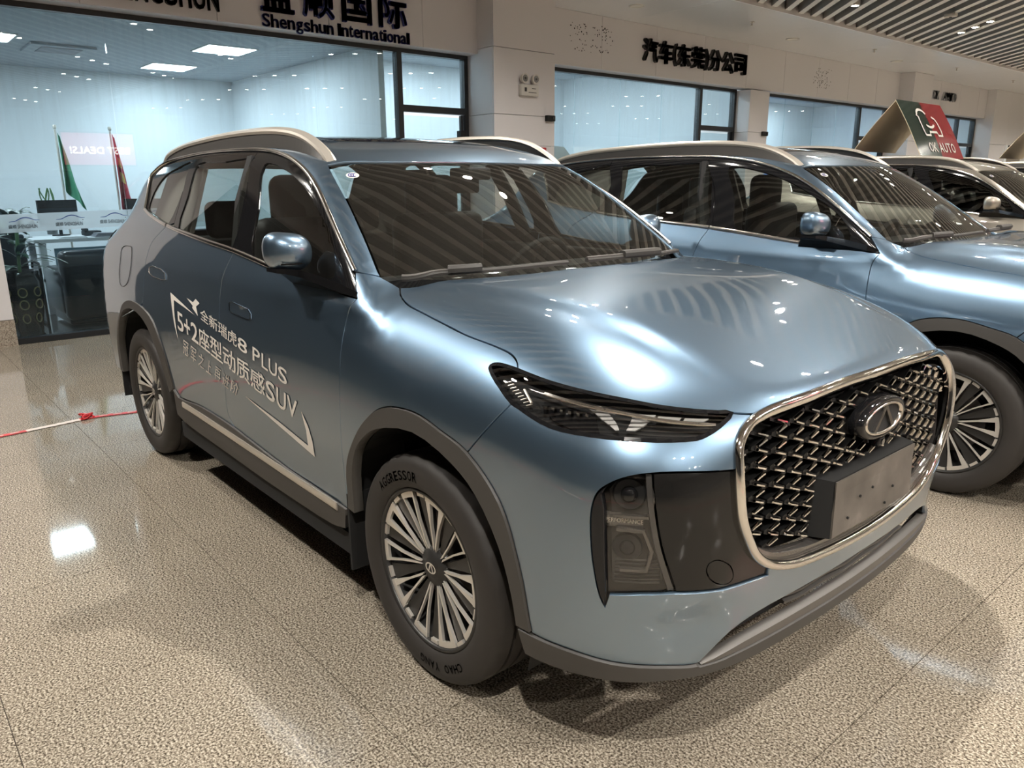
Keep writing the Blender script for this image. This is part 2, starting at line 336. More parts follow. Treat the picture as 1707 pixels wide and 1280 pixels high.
 hl_v4=[[1.989,-0.798,0.952],[2.005,-0.785,0.954],[2.015,-0.789,0.943],[2.007,-0.796,0.942]],
 hl_w1=[[2.017,-0.744,0.976],[2.055,-0.706,0.974],[2.054,-0.718,0.968],[2.021,-0.753,0.968]],
 hl_w2=[[2.021,-0.755,0.966],[2.054,-0.72,0.967],[2.053,-0.731,0.961],[2.023,-0.763,0.96]],
 hl_w3=[[2.024,-0.764,0.958],[2.053,-0.734,0.959],[2.05,-0.747,0.952],[2.025,-0.772,0.952]],
 hl_w4=[[2.025,-0.773,0.95],[2.049,-0.75,0.951],[2.042,-0.767,0.943],[2.026,-0.781,0.943]],
 hl_a=[[1.746,-0.832,0.997],[1.821,-0.821,0.993],[1.835,-0.824,0.987],[1.765,-0.833,0.993]],
 hl_b=[[1.831,-0.82,0.992],[1.898,-0.804,0.986],[1.917,-0.805,0.979],[1.859,-0.822,0.981]],
 hl_c=[[1.904,-0.803,0.985],[1.948,-0.78,0.986],[1.972,-0.78,0.976],[1.937,-0.801,0.974]],
 hl_d=[[2.059,-0.705,0.972],[2.095,-0.663,0.968],[2.096,-0.675,0.961],[2.061,-0.718,0.964]],
 hl_e=[[2.099,-0.658,0.967],[2.135,-0.611,0.963],[2.131,-0.629,0.957],[2.101,-0.669,0.961]],
 hl_lens=[[1.799,-0.843,0.972],[1.873,-0.821,0.979],[1.944,-0.8,0.972],[1.977,-0.821,0.935],[1.919,-0.845,0.934],[1.849,-0.855,0.946]],
 hl_ticks=[[1.676,-0.844,0.996],[1.771,-0.858,0.959],[1.692,-0.837,1.002],[1.785,-0.851,0.965]],
 hl_rod=[[1.728,-0.839,0.994],[1.732,-0.836,0.996],[1.784,-0.851,0.966],[1.781,-0.853,0.964]],
)
class Spl:
    """natural cubic cardinal spline basis"""
    def __init__(s,k):
        k=np.asarray(k,float); n=len(k); h=np.diff(k); A=np.eye(n); B=np.zeros((n,n))
        for i in range(1,n-1):
            A[i,i-1]=h[i-1]; A[i,i]=2*(h[i-1]+h[i]); A[i,i+1]=h[i]
            B[i,i-1]+=6/h[i-1]; B[i,i]-=6/h[i-1]+6/h[i]; B[i,i+1]+=6/h[i]
        s.k=k; s.M=np.linalg.solve(A,B)
    def basis(s,x):
        k=s.k; x=np.asarray(x,float); xc=np.clip(x,k[0],k[-1]); i=np.clip(np.searchsorted(k,xc)-1,0,len(k)-2)
        h=k[i+1]-k[i]; a=(k[i+1]-xc)/h; b=1-a
        W=((a**3-a)*h*h/6)[:,None]*s.M[i]+((b**3-b)*h*h/6)[:,None]*s.M[i+1]
        r=np.arange(len(xc)); W[r,i]+=a; W[r,i+1]+=b
        return W
def tab2(kx,kz,T):
    sx,sz=Spl(kx),Spl(kz); T=np.asarray(T,float)
    return lambda x,z:np.einsum('ni,ij,nj->n',sx.basis(x),T,sz.basis(z))
def tab1(kx,T):
    sx=Spl(kx); T=np.asarray(T,float)
    return lambda x:sx.basis(x)@T
def smax(a,b,k): h=np.maximum(k-np.abs(a-b),0)/k; return np.maximum(a,b)+h*h*k*.25
def smin(a,b,k): return -smax(-a,-b,k)
def sstep(a,b,x): t=np.clip((x-a)/(b-a),0,1); return t*t*(3-2*t)
# lower body half width: rows = x stations, cols = z
SZ=[.15,.32,.45,.60,.75,.88,.98,1.08,1.18,1.30]
SX=[-2.5,-2.0,-1.36,-.7,.2,.95,1.36,1.75,2.1,2.4]
Ys=tab2(SX,SZ,[
 [.80,.85,.86,.865,.865,.85,.84,.83,.80,.76],
 [.83,.885,.895,.90,.90,.895,.885,.865,.83,.78],
 [.84,.905,.922,.931,.934,.926,.912,.888,.855,.81],
 [.83,.89,.898,.912,.922,.917,.904,.882,.852,.80],
 [.83,.89,.897,.911,.921,.916,.902,.878,.846,.79],
 [.83,.895,.904,.916,.923,.915,.897,.866,.828,.77],
 [.84,.910,.919,.925,.925,.912,.888,.850,.803,.74],
 [.84,.900,.910,.912,.910,.900,.876,.835,.77,.68],
 [.82,.87,.88,.885,.88,.865,.835,.78,.70,.60],
 [.78,.83,.84,.85,.84,.82,.79,.73,.64,.55]])
Xfz=tab1([.15,.25,.40,.55,.70,.85,.97,1.1],[2.185,2.21,2.235,2.25,2.262,2.26,2.245,2.19])
def Xf(y,z): return Xfz(z)-.125*y*y
# hood height rows x, cols |y|
HX=[-2.6,-1.5,-.5,.5,.95,1.2,1.5,1.8,2.05,2.25,2.4]
HY=[0,.25,.45,.62,.76,.95]
Zh=tab2(HX,HY,[
 [1.30,1.30,1.30,1.30,1.30,1.28],
 [1.34,1.34,1.34,1.34,1.34,1.32],
 [1.25,1.25,1.25,1.25,1.25,1.23],
 [1.20,1.20,1.20,1.20,1.195,1.18],
 [1.195,1.194,1.190,1.182,1.168,1.14],
 [1.192,1.191,1.188,1.178,1.153,1.11],
 [1.175,1.175,1.173,1.163,1.132,1.08],
 [1.130,1.130,1.128,1.117,1.086,1.030],
 [1.055,1.052,1.045,1.030,1.003,.950],
 [.995,.987,.968,.936,.898,.85],
 [.965,.955,.93,.89,.85,.80]])
def hoodcrease(x,y):
    # raised centre field bounded by a crease running from the cowl corner to the grille corner
    ya=np.abs(y); yc=.66-(x-1.0)*.16
    t=(ya-yc)/.035
    return -.014*sstep(-1,1.4,t)*sstep(2.25,1.8,x)*sstep(.7,1.0,x)
Xrz=tab1([.15,.3,.45,.7,.95,1.12,1.2,1.3,1.43,1.55,1.7],[-2.22,-2.33,-2.40,-2.42,-2.42,-2.40,-2.34,-2.21,-2.075,-1.985,-1.89])
def Xr(y,z): return Xrz(z)+(.12+.30*sstep(1.1,1.3,z))*y*y
# cabin half width
CX=[-2.4,-1.9,-1.3,-.5,.2,.7,1.1,1.4]; CZ=[1.1,1.25,1.4,1.55,1.7]
Yc=tab2(CX,CZ,[
 [.80,.755,.70,.635,.56],
 [.83,.790,.733,.668,.59],
 [.865,.825,.765,.695,.615],
 [.885,.838,.778,.708,.63],
 [.882,.832,.772,.702,.622],
 [.872,.818,.757,.687,.61],
 [.855,.80,.74,.67,.60],
 [.84,.78,.72,.65,.58]])
Zrx=tab1([-2.5,-2.1,-1.6,-1.0,-.4,0,.25,.48,.8],[1.52,1.60,1.655,1.685,1.692,1.675,1.635,1.575,1.46])
def Zr(x,y): return Zrx(x)-.06*y*y
def Xw(y,z):
    t=z-1.12
    return 1.20-1.60*t+.16*t*(.455-t)-(.27-.09*np.clip(t/.45,0,1))*y*y
CAB=[False]      # True: evaluate the cabin shell alone (for the windscreen, which runs down behind the bonnet)
def F(P):
    x,y,z=P[:,0],np.abs(P[:,1]),P[:,2]
    side=y-Ys(x,z); front=x-Xf(y,z)+.016*np.exp(-((y-.70)/.10)**2-((z-.465)/.055)**2); top=(z-Zh(x,y)-hoodcrease(x,y))*.97; rear=Xr(y,z)-x
    kst=.10+.10*sstep(.6,1.3,x)
    kf=.30-.20*sstep(.75,.3,y)*sstep(.75,.9,z)
    low=smax(side,front,.30)
    low=smax(low,top,np.where(x>1.8,kst+(kf*.55-kst)*sstep(1.8,2.2,x),kst))
    low=smax(low,rear,.30)
    cs=y-Yc(x,z); cr=z-Zr(x,y); cw=(x-Xw(y,z))*.53
    cab=smax(cs*.93,cr,.16); cab=smax(cab,cw,.05); cab=smax(cab,rear*.75,.22)
    cab=np.maximum(cab,1.03-z)
    return cab if CAB[0] else smin(low,cab,.03)
def grad(P,e=1e-3):
    G=np.stack([F(P+np.eye(3)[i]*e)-F(P-np.eye(3)[i]*e) for i in range(3)],-1)
    return G/np.maximum(np.linalg.norm(G,axis=1,keepdims=True),1e-9)
def cast(O,D,tmax=6.,n=120,it=18):
    """first crossing of F=0 along rays; nan if none"""
    O=np.asarray(O,float); D=np.asarray(D,float)
    t=np.zeros(len(O)); f=F(O); hit=np.zeros(len(O),bool); dt=tmax/n
    lo=np.zeros(len(O)); hi=np.zeros(len(O))
    act=np.arange(len(O))
    for i in range(n):
        tn=t[act]+np.maximum(np.minimum(dt,np.abs(f[act])*.7),.004)
        fn=F(O[act]+D[act]*tn[:,None])
        c=(fn<0)&(f[act]>=0)
        lo[act[c]]=t[act[c]]; hi[act[c]]=tn[c]; hit[act[c]]=True
        t[act]=tn; f[act]=fn; act=act[~c]; act=act[t[act]<tmax]
        if len(act)==0: break
    idx=np.where(hit)[0]
    for _ in range(it):
        m=.5*(lo[idx]+hi[idx]); s=F(O[idx]+D[idx]*m[:,None])<0
        hi[idx[s]]=m[s]; lo[idx[~s]]=m[~s]
    Q=np.full((len(O),3),np.nan); Q[idx]=O[idx]+D[idx]*(.5*(lo+hi)[idx])[:,None]
    return Q
# ------------------------------------------------------------------ car body surface: panels cut from one smooth implicit shell
class Dom:
    def __init__(s,k): s.k=k
    def fwd(s,P):
        P=np.asarray(P,float); x,y,z=P[:,0],P[:,1],P[:,2]
        if s.k=='side': return np.stack([x,z],-1)
        if s.k=='top': return np.stack([x,y],-1)
        if s.k=='ring': return np.stack([x,np.arctan2(z-.9,-y)*.8],-1)
        if s.k=='front': return np.stack([np.arctan2(y,x-1.45)*.85,z],-1)
        if s.k=='rear': return np.stack([np.arctan2(y,-1.0-x)*1.1,z],-1)
        if s.k=='ws': return np.stack([y,z],-1)
        if s.k=='rw': return np.stack([y,z],-1)
    def back(s,q):
        a,b=q[:,0],q[:,1]; z0=np.zeros(len(a)); o=np.ones(len(a))
        if s.k=='side': O=np.stack([a,-1.2*o,b],-1); D=np.stack([z0,o,z0],-1); t=1.15
        elif s.k=='top': O=np.stack([a,b,1.85*o],-1); D=np.stack([z0,z0,-o],-1); t=1.4
        elif s.k=='ring':
            c,w=np.cos(b/.8),np.sin(b/.8); O=np.stack([a,-1.3*c,.9+1.3*w],-1); D=np.stack([z0,c,-w],-1); t=1.28
        elif s.k=='front':
            c,w=np.cos(a/.85),np.sin(a/.85); O=np.stack([1.45+1.3*c,1.3*w,b],-1); D=np.stack([-c,-w,z0],-1); t=1.25
        elif s.k=='rear':
            c,w=np.cos(a/1.1),np.sin(a/1.1); O=np.stack([-1.0-2.0*c,2.0*w,b],-1); D=np.stack([c,-w,z0],-1); t=1.9
        elif s.k=='ws': O=np.stack([1.45*o,a,b],-1); D=np.stack([-o,z0,z0],-1); t=1.4
        elif s.k=='rw': O=np.stack([-2.8*o,a,b],-1); D=np.stack([o,z0,z0],-1); t=1.6
        return cast(O,D,t,60,16)
DM={k:Dom(k) for k in ('side','top','ring','front','rear','ws','rw')}
def sm(L,n=6,closed=False):
    P=[np.array(p,float) for p in L]
    if len(P)<3: return [tuple(P[0]+(P[1]-P[0])*i/n) for i in range(n+1)] if len(P)==2 else [tuple(p) for p in P]
    out=[]; N=len(P); rg=range(N if closed else N-1)
    for i in rg:
        p1,p2=P[i],P[(i+1)%N]; p0=P[i-1] if (i>0 or closed) else 2*p1-p2; p3=P[(i+2)%N] if (i+2<N or closed) else 2*p2-p1
        d=[max(np.linalg.norm(a-b),1e-5)**.5 for a,b in ((p0,p1),(p1,p2),(p2,p3))]
        m1=((p1-p0)/d[0]-(p2-p0)/(d[0]+d[1])+(p2-p1)/d[1])*d[1]; m2=((p2-p1)/d[1]-(p3-p1)/(d[1]+d[2])+(p3-p2)/d[2])*d[1]
        for j in range(n):
            t=j/n; out.append(tuple(p1*(2*t**3-3*t*t+1)+m1*(t**3-2*t*t+t)+p2*(-2*t**3+3*t*t)+m2*(t**3-t*t)))
    if not closed: out.append(tuple(P[-1]))
    return out
def ml(L): return [(p[0],-p[1],p[2]) for p in L]
def rv(L): return list(L)[::-1]
def bt(L,xa,xb):
    """part of a line between two x values, ends interpolated"""
    A=np.array(L,float)
    if A[0,0]>A[-1,0]: A=A[::-1]
    lo,hi=min(xa,xb),max(xa,xb); f=lambda x:tuple(np.interp(x,A[:,0],A[:,i]) for i in range(3))
    r=[f(lo)]+[tuple(p) for p in A if lo+.004<p[0]<hi-.004]+[f(hi)]
    return r if xa<xb else r[::-1]
def dens(q,h,closed=True):
    out=[]; n=len(q)
    for i in range(n if closed else n-1):
        a,b=q[i],q[(i+1)%n]; k=max(1,int(math.ceil(np.linalg.norm(b-a)/h)))
        for j in range(k): out.append(a+(b-a)*j/k)
    if not closed: out.append(q[-1])
    r=[out[0]]
    for p in out[1:]:
        if np.linalg.norm(p-r[-1])>.0025: r.append(p)
    if closed and np.linalg.norm(r[0]-r[-1])<.0025: r.pop()
    return np.array(r)
def area2(q): x,y=q[:,0],q[:,1]; return .5*np.sum(x*np.roll(y,-1)-np.roll(x,-1)*y)
def shrink(q,g):
    if area2(q)<0: q=q[::-1]
    e=np.roll(q,-1,0)-q; e/=np.maximum(np.linalg.norm(e,axis=1,keepdims=True),1e-9); n=np.stack([-e[:,1],e[:,0]],-1)
    v=n+np.roll(n,1,0); l=np.linalg.norm(v,axis=1,keepdims=True); v=v/np.maximum(l,1e-6)
    c=np.maximum((v*n).sum(1,keepdims=True),.5)
    return q+v*g/c
def inside(P,q):
    c=np.zeros(len(P),bool); x,y=P[:,0],P[:,1]
    for i in range(len(q)):
        (x1,y1),(x2,y2)=q[i],q[i-1]
        if y1==y2: continue
        c^=((y1>y)!=(y2>y))&(x<(x2-x1)*(y-y1)/(y2-y1)+x1)
    return c
def dist(P,q):
    d=np.full(len(P),9.)
    for i in range(len(q)):
        a,b=q[i-1],q[i]; e=b-a; L=max((e*e).sum(),1e-12); t=np.clip(((P-a)@e)/L,0,1)
        d=np.minimum(d,np.linalg.norm(P-(a+t[:,None]*e),axis=1))
    return d
def patch(loop,dom,h=.035,holes=(),gap=.0022,off=0.,thick=.012):
    """cut a panel out of the body shell: outline (3-D points) -> dense triangles on the shell, turned-in rim and inner skin"""
    D=DM[dom]; B=[]
    for i,L in enumerate([loop]+list(holes)):
        q=dens(D.fwd(np.array(L,float)),h)
        q=shrink(q,gap if i==0 else -gap); B.append(q)
    lo,hi=B[0].min(0),B[0].max(0)
    gx=np.arange(lo[0],hi[0],h); gy=np.arange(lo[1],hi[1],h*.866)
    G=np.array([(x+(h*.5 if j%2 else 0),y) for j,y in enumerate(gy) for x in gx]).reshape(-1,2)
    if len(G):
        k=inside(G,B[0])
        for q in B[1:]: k&=~inside(G,q)
        G=G[k]
    if len(G):
        k=np.ones(len(G),bool)
        for q in B: k&=dist(G,q)>h*.55
        G=G[k]
    P=np.concatenate(B+([G] if len(G) else [])); E=[]; b=0
    for q in B:
        E+=[(b+i,b+(i+1)%len(q)) for i in range(len(q))]; b+=len(q)
    v,e,f,_,_,_=delaunay_2d_cdt([Vector(p) for p in P],E,[],0,1e-7)
    V=np.array([tuple(p) for p in v]); T=np.array([t for t in f if len(t)==3])
    C=V[T].mean(1); k=inside(C,B[0])
    for q in B[1:]: k&=~inside(C,q)
    T=T[k]
    Q=D.back(V); used=np.unique(T); bad=np.isnan(Q[:,0])
    if bad[used].any():
        T=T[~bad[T].any(1)]; Q[bad]=0
    used=np.unique(T); mp=-np.ones(len(V),int); mp[used]=np.arange(len(used)); T=mp[T]; Q=Q[used]
    N=grad(Q); Q=Q+N*off
    cr=np.cross(Q[T[:,1]]-Q[T[:,0]],Q[T[:,2]]-Q[T[:,0]]); fl=(cr*N[T[:,0]]).sum(1)<0; T[fl]=T[fl][:,::-1]
    if not thick: return Q,[tuple(t) for t in T],N,[0]*len(T)
    n=len(Q); dirs={}
    for a,b_,c in T:
        for s,t in ((a,b_),(b_,c),(c,a)): dirs[(s,t)]=1
    bd=[(s,t) for (s,t) in dirs if (t,s) not in dirs]
    I=Q-N*thick; VV=[Q,I]; NN=[N,-N]; FF=[tuple(t) for t in T]+[(t[0]+n,t[2]+n,t[1]+n) for t in T]; MI=[0]*len(T)+[1]*len(T)
    RV=[];RN=[]; b=2*n
    for s,t in bd:
        tn=Q[t]-Q[s]; w=np.cross(tn,N[s]); w/=max(np.linalg.norm(w),1e-9)
        RV+=[Q[s],Q[t],I[t],I[s]]; RN+=[w*.8+N[s]*.6,w*.8+N[t]*.6,w,w]; FF.append((b+1,b,b+3,b+2)); MI.append(0); b+=4
    return np.concatenate([Q,I,np.array(RV)]),FF,np.concatenate([N,-N,np.array(RN)]),MI
def emit(name,g,mats,parent,mirror=False):
    V,F_,N,MI=g
    if mirror:
        V=V*[1,-1,1]; N=N*[1,-1,1]; F_=[tuple(f[::-1]) for f in F_]
    return obj(name,V,F_,mats,parent,N,midx=MI)
def onF(L,dom,off=0.):
    Q=DM[dom].back(DM[dom].fwd(np.array(L,float))); k=~np.isnan(Q[:,0]); Q=Q[k]; N=grad(Q); return Q+N*off,N
def sweep(P,N,prof,closed=False,caps=True):
    """sweep a small closed profile (across, up) along a line lying on the body"""
    P=np.asarray(P,float); N=np.asarray(N,float); n=len(P); k=len(prof); V=[];F_=[]
    for i in range(n):
        a=P[(i+1)%n] if (closed or i<n-1) else P[i]; b=P[i-1] if (closed or i>0) else P[i]
        t=a-b; t/=max(np.linalg.norm(t),1e-9); u=N[i]-t*(N[i]@t); u/=max(np.linalg.norm(u),1e-9); w=np.cross(t,u)
        for (p,q) in prof: V.append(P[i]+w*p+u*q)
    for i in range(n if closed else n-1):
        j=(i+1)%n
        for a in range(k):
            b=(a+1)%k; F_.append((i*k+a,i*k+b,j*k+b,j*k+a))
    if caps and not closed: F_.append(tuple(range(k))[::-1]); F_.append(tuple((n-1)*k+a for a in range(k)))
    return np.array(V),F_
def bar(w,h,z0=0.): return [(-w/2,z0),(w/2,z0),(w/2,z0+h*.6),(w/2*.6,z0+h),(-w/2*.6,z0+h),(-w/2,z0+h*.6)]
def strip(name,L,dom,w,h,m,parent,mirror=False,closed=False,n=5,z0=0.,off=0.):
    P,N=onF(sm(L,n,closed),dom,off); V,F_=sweep(P,N,bar(w,h,z0),closed)
    if mirror: V=V*[1,-1,1]; F_=[f[::-1] for f in F_]
    o=obj(name,V,F_,m,parent,smooth=True); o.data.set_sharp_from_angle(angle=math.radians(50)); return o

def make_wheel(name, parent, loc, flip, rot, detail=True, hubtext=True):
    t=empty(name,loc,math.pi if flip else 0,parent)
    prof=[(.252,-.098),(.262,-.110),(.285,-.1165),(.310,-.1175),(.330,-.114),(.344,-.106),(.352,-.096),(.356,-.084),(.357,-.056)]
    for g in (-.05,0.,.05): prof+=[(.3572,g-.006),(.349,g-.005),(.349,g+.005),(.3572,g+.006)]
    prof+=[(.357,.056),(.356,.084),(.344,.106),(.310,.1175),(.27,.11),(.235,.09)]
    v,f=lathe(prof,96); V=np.array(v).reshape(len(prof),96,3)
    for j in (6,7): V[j,::3,0]*=.985; V[j,::3,2]*=.985          # shoulder sipes
    o=obj('tyre',V.reshape(-1,3),f,M_rubber,t,smooth=True); o.data.set_sharp_from_angle(angle=math.radians(40))
    prof=[(.256,-.099),(.252,-.104),(.245,-.104),(.242,-.096),(.238,-.06),(.225,.0),(.225,.09),(.245,.10)]
    v,f=lathe(prof,64); obj('rim',v,f,M_rimdark,t,smooth=True)
    if not detail:
        pass
    v,f=lathe([(.0,-.012),(.16,-.012),(.165,.005),(.165,.03)],40); obj('brake_disc',v,f,M_disc,t)
    v,f=lathe([(.0,.02),(.224,.02)],40); obj('backplate',v,f,M_black,t)
    face=lambda r:-.096+.030*(1-min(r/.242,1))**1.3
    def plate(polys,dep,drop):
        mb=MB()
        for P in polys:
            k=len(P); T=[(r*math.cos(a),face(r)+drop,r*math.sin(a)) for r,a in P]; Bt=[(x,y+dep,z) for x,y,z in T]
            mb.add(T+Bt,[tuple(range(k))]+[tuple(range(k,2*k))[::-1]]+[(i,i+k,(i+1)%k+k,(i+1)%k) for i in range(k)])
        return mb
    ten=10 if detail else 0
    for i in range(ten):
        c=rot+2*math.pi*i/10; wide=i%2==0; A=.205 if wide else .150; th=.105 if wide else .036
        polys=[]
        for s in (-1,1):
            arm=[(.058,c+s*.09),(.15,c+s*(A*.72)),(.2405,c+s*A),(.2405,c+s*(A-.02)),(.222,c+s*(A-th)),(.15,c+s*(A*.72-.045 if wide else A*.72-.035)),(.075,c+s*.02)]
            polys.append(arm if s>0 else arm)
        nn=6; polys.append([(.2405,c-A+2*A*j/nn) for j in range(nn+1)]+[(.223,c+A-2*A*j/nn) for j in range(nn+1)])
        mb=plate(polys,.010,0.); mb.out('spoke',M_rim,t)
        mb=plate([[(.05,c+.314-.13),(.15,c+.314-.10),(.236,c+.314-.115),(.236,c+.314+.115),(.15,c+.314+.10),(.05,c+.314+.13)]],.02,.012)
        mb.out('recessed_spoke',M_rimdark,t)
        mb=plate([[(.2405,c+.314-.075+.15*j/3) for j in range(4)]+[(.229,c+.314+.075-.15*j/3) for j in range(4)]],.01,.001)
        mb.out('rim_insert',M_rim,t)
    v,f=lathe([(.0,-.080),(.03,-.080),(.034,-.076),(.062,-.070),(.066,-.05)],30); obj('hub',v,f,M_rimdark,t,smooth=True)
    if detail:
        mb=MB(); ring=[]
        n=24
        for a,b in ((.021,.0265),): 
            P=[(a*math.cos(w),-.083,a*.62*math.sin(w)) for w in np.linspace(0,2*math.pi,n+1)[:-1]]+[(b*math.cos(w),-.083,b*.66*math.sin(w)) for w in np.linspace(0,2*math.pi,n+1)[:-1]]
            mb.add(P,[(i,(i+1)%n,n+(i+1)%n,n+i) for i in range(n)])
        mb.add([(-.014,-.083,-.013),(-.008,-.083,-.013),(.003,-.083,.015),(-.003,-.083,.015)],[(0,1,2,3)])
        mb.add([(.014,-.083,-.010),(.009,-.083,-.012),(-.001,-.083,.015),(.004,-.083,.015)],[(0,1,2,3)])
        mb.out('hub_emblem',M_rim,t)
        for i in range(5):
            w=rot+.3+2*math.pi*i/5; mb=MB().disc((.045*math.cos(w),-.070,.045*math.sin(w)),(0,1,0),.0095,.012,10); mb.out('lug_nut',M_black,t)
        if hubtext:
            for s,c0,sc in (('AGGRESSOR',1.98,.030),('CHAO YANG',-1.25,.026)):
                n=len(s); st=.088
                for i,ch in enumerate(s):
                    if ch==' ': continue
                    v2,ff,_=text2d(ch,.014); a0=c0+st*(n-1)/2-i*st; P=[]
                    for a,b in v2:
                        r=.296+(b-.5)*sc; w=a0-(a-.5)*.072; P.append((r*math.cos(w),-.1178,r*math.sin(w)))
                    obj('sidewall_letter',P,ff,M_letter,t)
    return t

def build_car(name, detail=True):
    R=empty(name); PM=[M_blue,M_trim]; H=.04
    def both(nm,g,mats): return [emit(nm,g,mats,R),emit(nm,g,mats,R,True)]
    hoodline=sm(LN['hoodline'],4); hltop=sm(LN['hltop'],4); hlbot=sm(LN['hlbot'],4); hlleft=sm(LN['hlleft'],4)
    uchr=sm(LN['uchr'],5); belt=sm(LN['belt']+[[.959,-.845,1.128]],4); bs=sm(LN['bsplit'],4); cs=sm(LN['csplit'],4); chrd=sm(LN['chr_d'],4)
    door=sm(LN['door'],4); fdoor=sm(LN['fdoor'],4); rdoor=sm(LN['rdoor'],4); aF=sm(LN['archF'],4); sill=LN['sillt']; apil=sm(LN['apil_in'],4)
    aR=sm(LN['archR']+[]+[],4); aRrear=sm([[-1.65,-.92,.742],[-1.75,-.915,.64],[-1.815,-.91,.53],[-1.85,-.905,.40]],4)
    # -- bonnet
    rear=[(1.225,0,1.19),(1.230,-.2,1.19),(1.222,-.38,1.185),(1.185,-.52,1.185),(1.10,-.63,1.172),tuple(LN['hoodline'][0])]
    front=LN['hoodfront']+[[2.224,-.15,.987],[2.228,0,.989]]
    half=sm(rear,4)+hoodline[1:]+hltop[1:]+sm(front,4)[1:]
    emit('bonnet',patch(half+rv(ml(half))[1:-1],'top',.035),PM,R)
    # -- front bumper
    fr=[(2.231,0,.985),(2.23,-.20,.983),(2.212,-.403,.970),(2.2,-.50,.957),(2.195,-.546,.942),(2.197,-.580,.917),(2.2,-.594,.895),(2.207,-.600,.85),(2.215,-.598,.78),(2.218,-.588,.73),(2.222,-.562,.673),(2.223,-.52,.615),(2.227,-.46,.574),(2.232,-.37,.546),(2.238,-.29,.537),(2.246,-.115,.528),(2.247,0,.526)]
    fr_s=sm(fr,3); open1=sm(LN['open1'],4); open2=LN['open2']
    i0=min(range(len(fr_s)),key=lambda i:abs(fr_s[i][1]+.53)+abs(fr_s[i][2]-.95))
    i1=min(range(len(fr_s)),key=lambda i:abs(fr_s[i][2]-.852) if i>i0 else 9); i2=min(range(len(fr_s)),key=lambda i:abs(fr_s[i][1]+.46)+(0 if fr_s[i][2]<.62 else 9))
    bot=[(1.846,-.902,.388)]+sm(LN['lipt'],3)[1:]+sm(LN['lowopen'],3)[1:]+[(2.244,0,.459)]
    half=[fr_s[i0]]+sm(LN['hoodfront'],2)[:3][::-1]+hlbot+rv(sm(LN['bline'],3))[1:]+bt(aF,1.62,1.845)+bot[1:]
    ins=fr_s[i0:i1]+open1+open2[1:]+fr_s[i2:]
    loop=half+rv(ml(half))[1:]+ml(ins)[1:-1]+rv(ins)[:-1]
    emit('front_bumper',patch(loop,'front',.03),PM,R)
    # -- side intake panels, fog lamp cluster, fin, tow cap
    dv=sm(LN['divider'],4); frl=fr_s[i1:i2+1]
    top=[p for p in open1 if p[1]>dv[0][1]]; topl=[p for p in open1 if p[1]<=dv[0][1] and p[2]>.55]
    o2r=[p for p in open2 if p[1]>dv[-1][1]+.01]; o2l=[p for p in open2[1:] if p[1]<dv[-1][1]-.01]
    capc=LN['cap']
    g=patch(dv+o2r+rv(frl)+top[1:],'front',.03,[capc],off=-.007); both('intake_panel',g,[M_intake,M_black])
    g=patch(capc,'front',.02,gap=.001,off=-.007); both('tow_eye_cover',g,[M_intake,M_black])
    fin=sm(LN['finin'],4)
    lens=fin+o2l+rv(dv)+[p for p in topl if p[1]>-.845]
    g=patch(lens,'front',.03,off=-.010,thick=0); lz=[emit('fog_lamp',g,[M_lens],R),emit('fog_lamp',g,[M_lens],R,True)]
    hb=patch(lens,'front',.03,gap=.002,off=-.055,thick=.004)
    rim_=patch(dv+[(p[0],p[1]-.028,p[2]) for p in rv(dv)],'front',.02,off=-.012,thick=.03)
    for k,L in enumerate(lz):
        emit('lamp_housing',hb,[M_clad,M_black],L,k==1); emit('lamp_bezel',rim_,[M_clad,M_black],L,k==1)
        if not detail: continue
        sg=1 if k==0 else -1
        for zc,rr in ((.80,.026),(.665,.024)):
            P,N=onF([(2.07,-.815,zc)],'front',-.05); c=P[0]; n=N[0]; c=c*[1,sg,1]; n=n*[1,sg,1]
            mb=MB().tube([c,c+n*.006],[rr*1.5,rr*1.35],18); mb.out('lamp_recess',M_black,L)
            mb=MB().tube([c,c+n*.012,c+n*.018,c+n*.021],[rr*.8,rr*.72,rr*.45,rr*.12],16); mb.out('projector',M_gloss,L,True)
            P,N=onF([(2.05,-.835,zc+.052),(2.1,-.79,zc+.05),(2.115,-.775,zc),(2.11,-.785,zc-.05),(2.06,-.83,zc-.05)],'front',-.035)
            V,F_=sweep(P*[1,sg,1],N*[1,sg,1],bar(.012,.012)); obj('projector_bezel',V,F_,M_chin,L)
        for q in range(7):
            z=.572+q*.010; P,N=onF([(2.05,-.84,z),(2.10,-.80,z),(2.135,-.755,z)],'front',-.045); V,F_=sweep(P*[1,sg,1],N*[1,sg,1],bar(.004,.006)); obj('reflector_rib',V,F_,M_clad,L)
        if k==0:
            P,N=onF([(2.040,-.868,.737),(2.108,-.803,.737)],'front',-.030); A,Bp=P
            v2,ff,_=text2d('PERFORMANCE'); V=[A+(Bp-A)*a+np.array([0,0,(b-.5)*.010])+N[0]*.001 for a,b in v2]; obj('lamp_lettering',V,ff,M_silver,L)
            V,F_=sweep(P,N,bar(.034,.008,-.009)); obj('lamp_crossbar',V,F_,M_chin,L)
    g=patch(rv(fin)+[p for p in topl if p[1]<-.845][0:]+[tuple(LN['open1'][-1])],'front',.025,off=.004,thick=.03); both('air_curtain_fin',g,[M_gloss,M_black])
    # -- grille
    frfull=fr_s+rv(ml(fr_s))[1:-1]
    meshl=[(2.23,0,.97),(2.22,-.38,.956),(2.2,-.53,.93),(2.2,-.585,.88),(2.215,-.58,.75),(2.222,-.53,.655),(2.228,-.44,.60),(2.235,-.33,.578),(2.245,-.2,.57),(2.247,0,.568)]
    mls=sm(meshl,3); mfull=mls+rv(ml(mls))[1:-1]
    G=emit('grille',patch(frfull,'front',.05,gap=.006,off=-.075,thick=.004),[M_black,M_black],R)
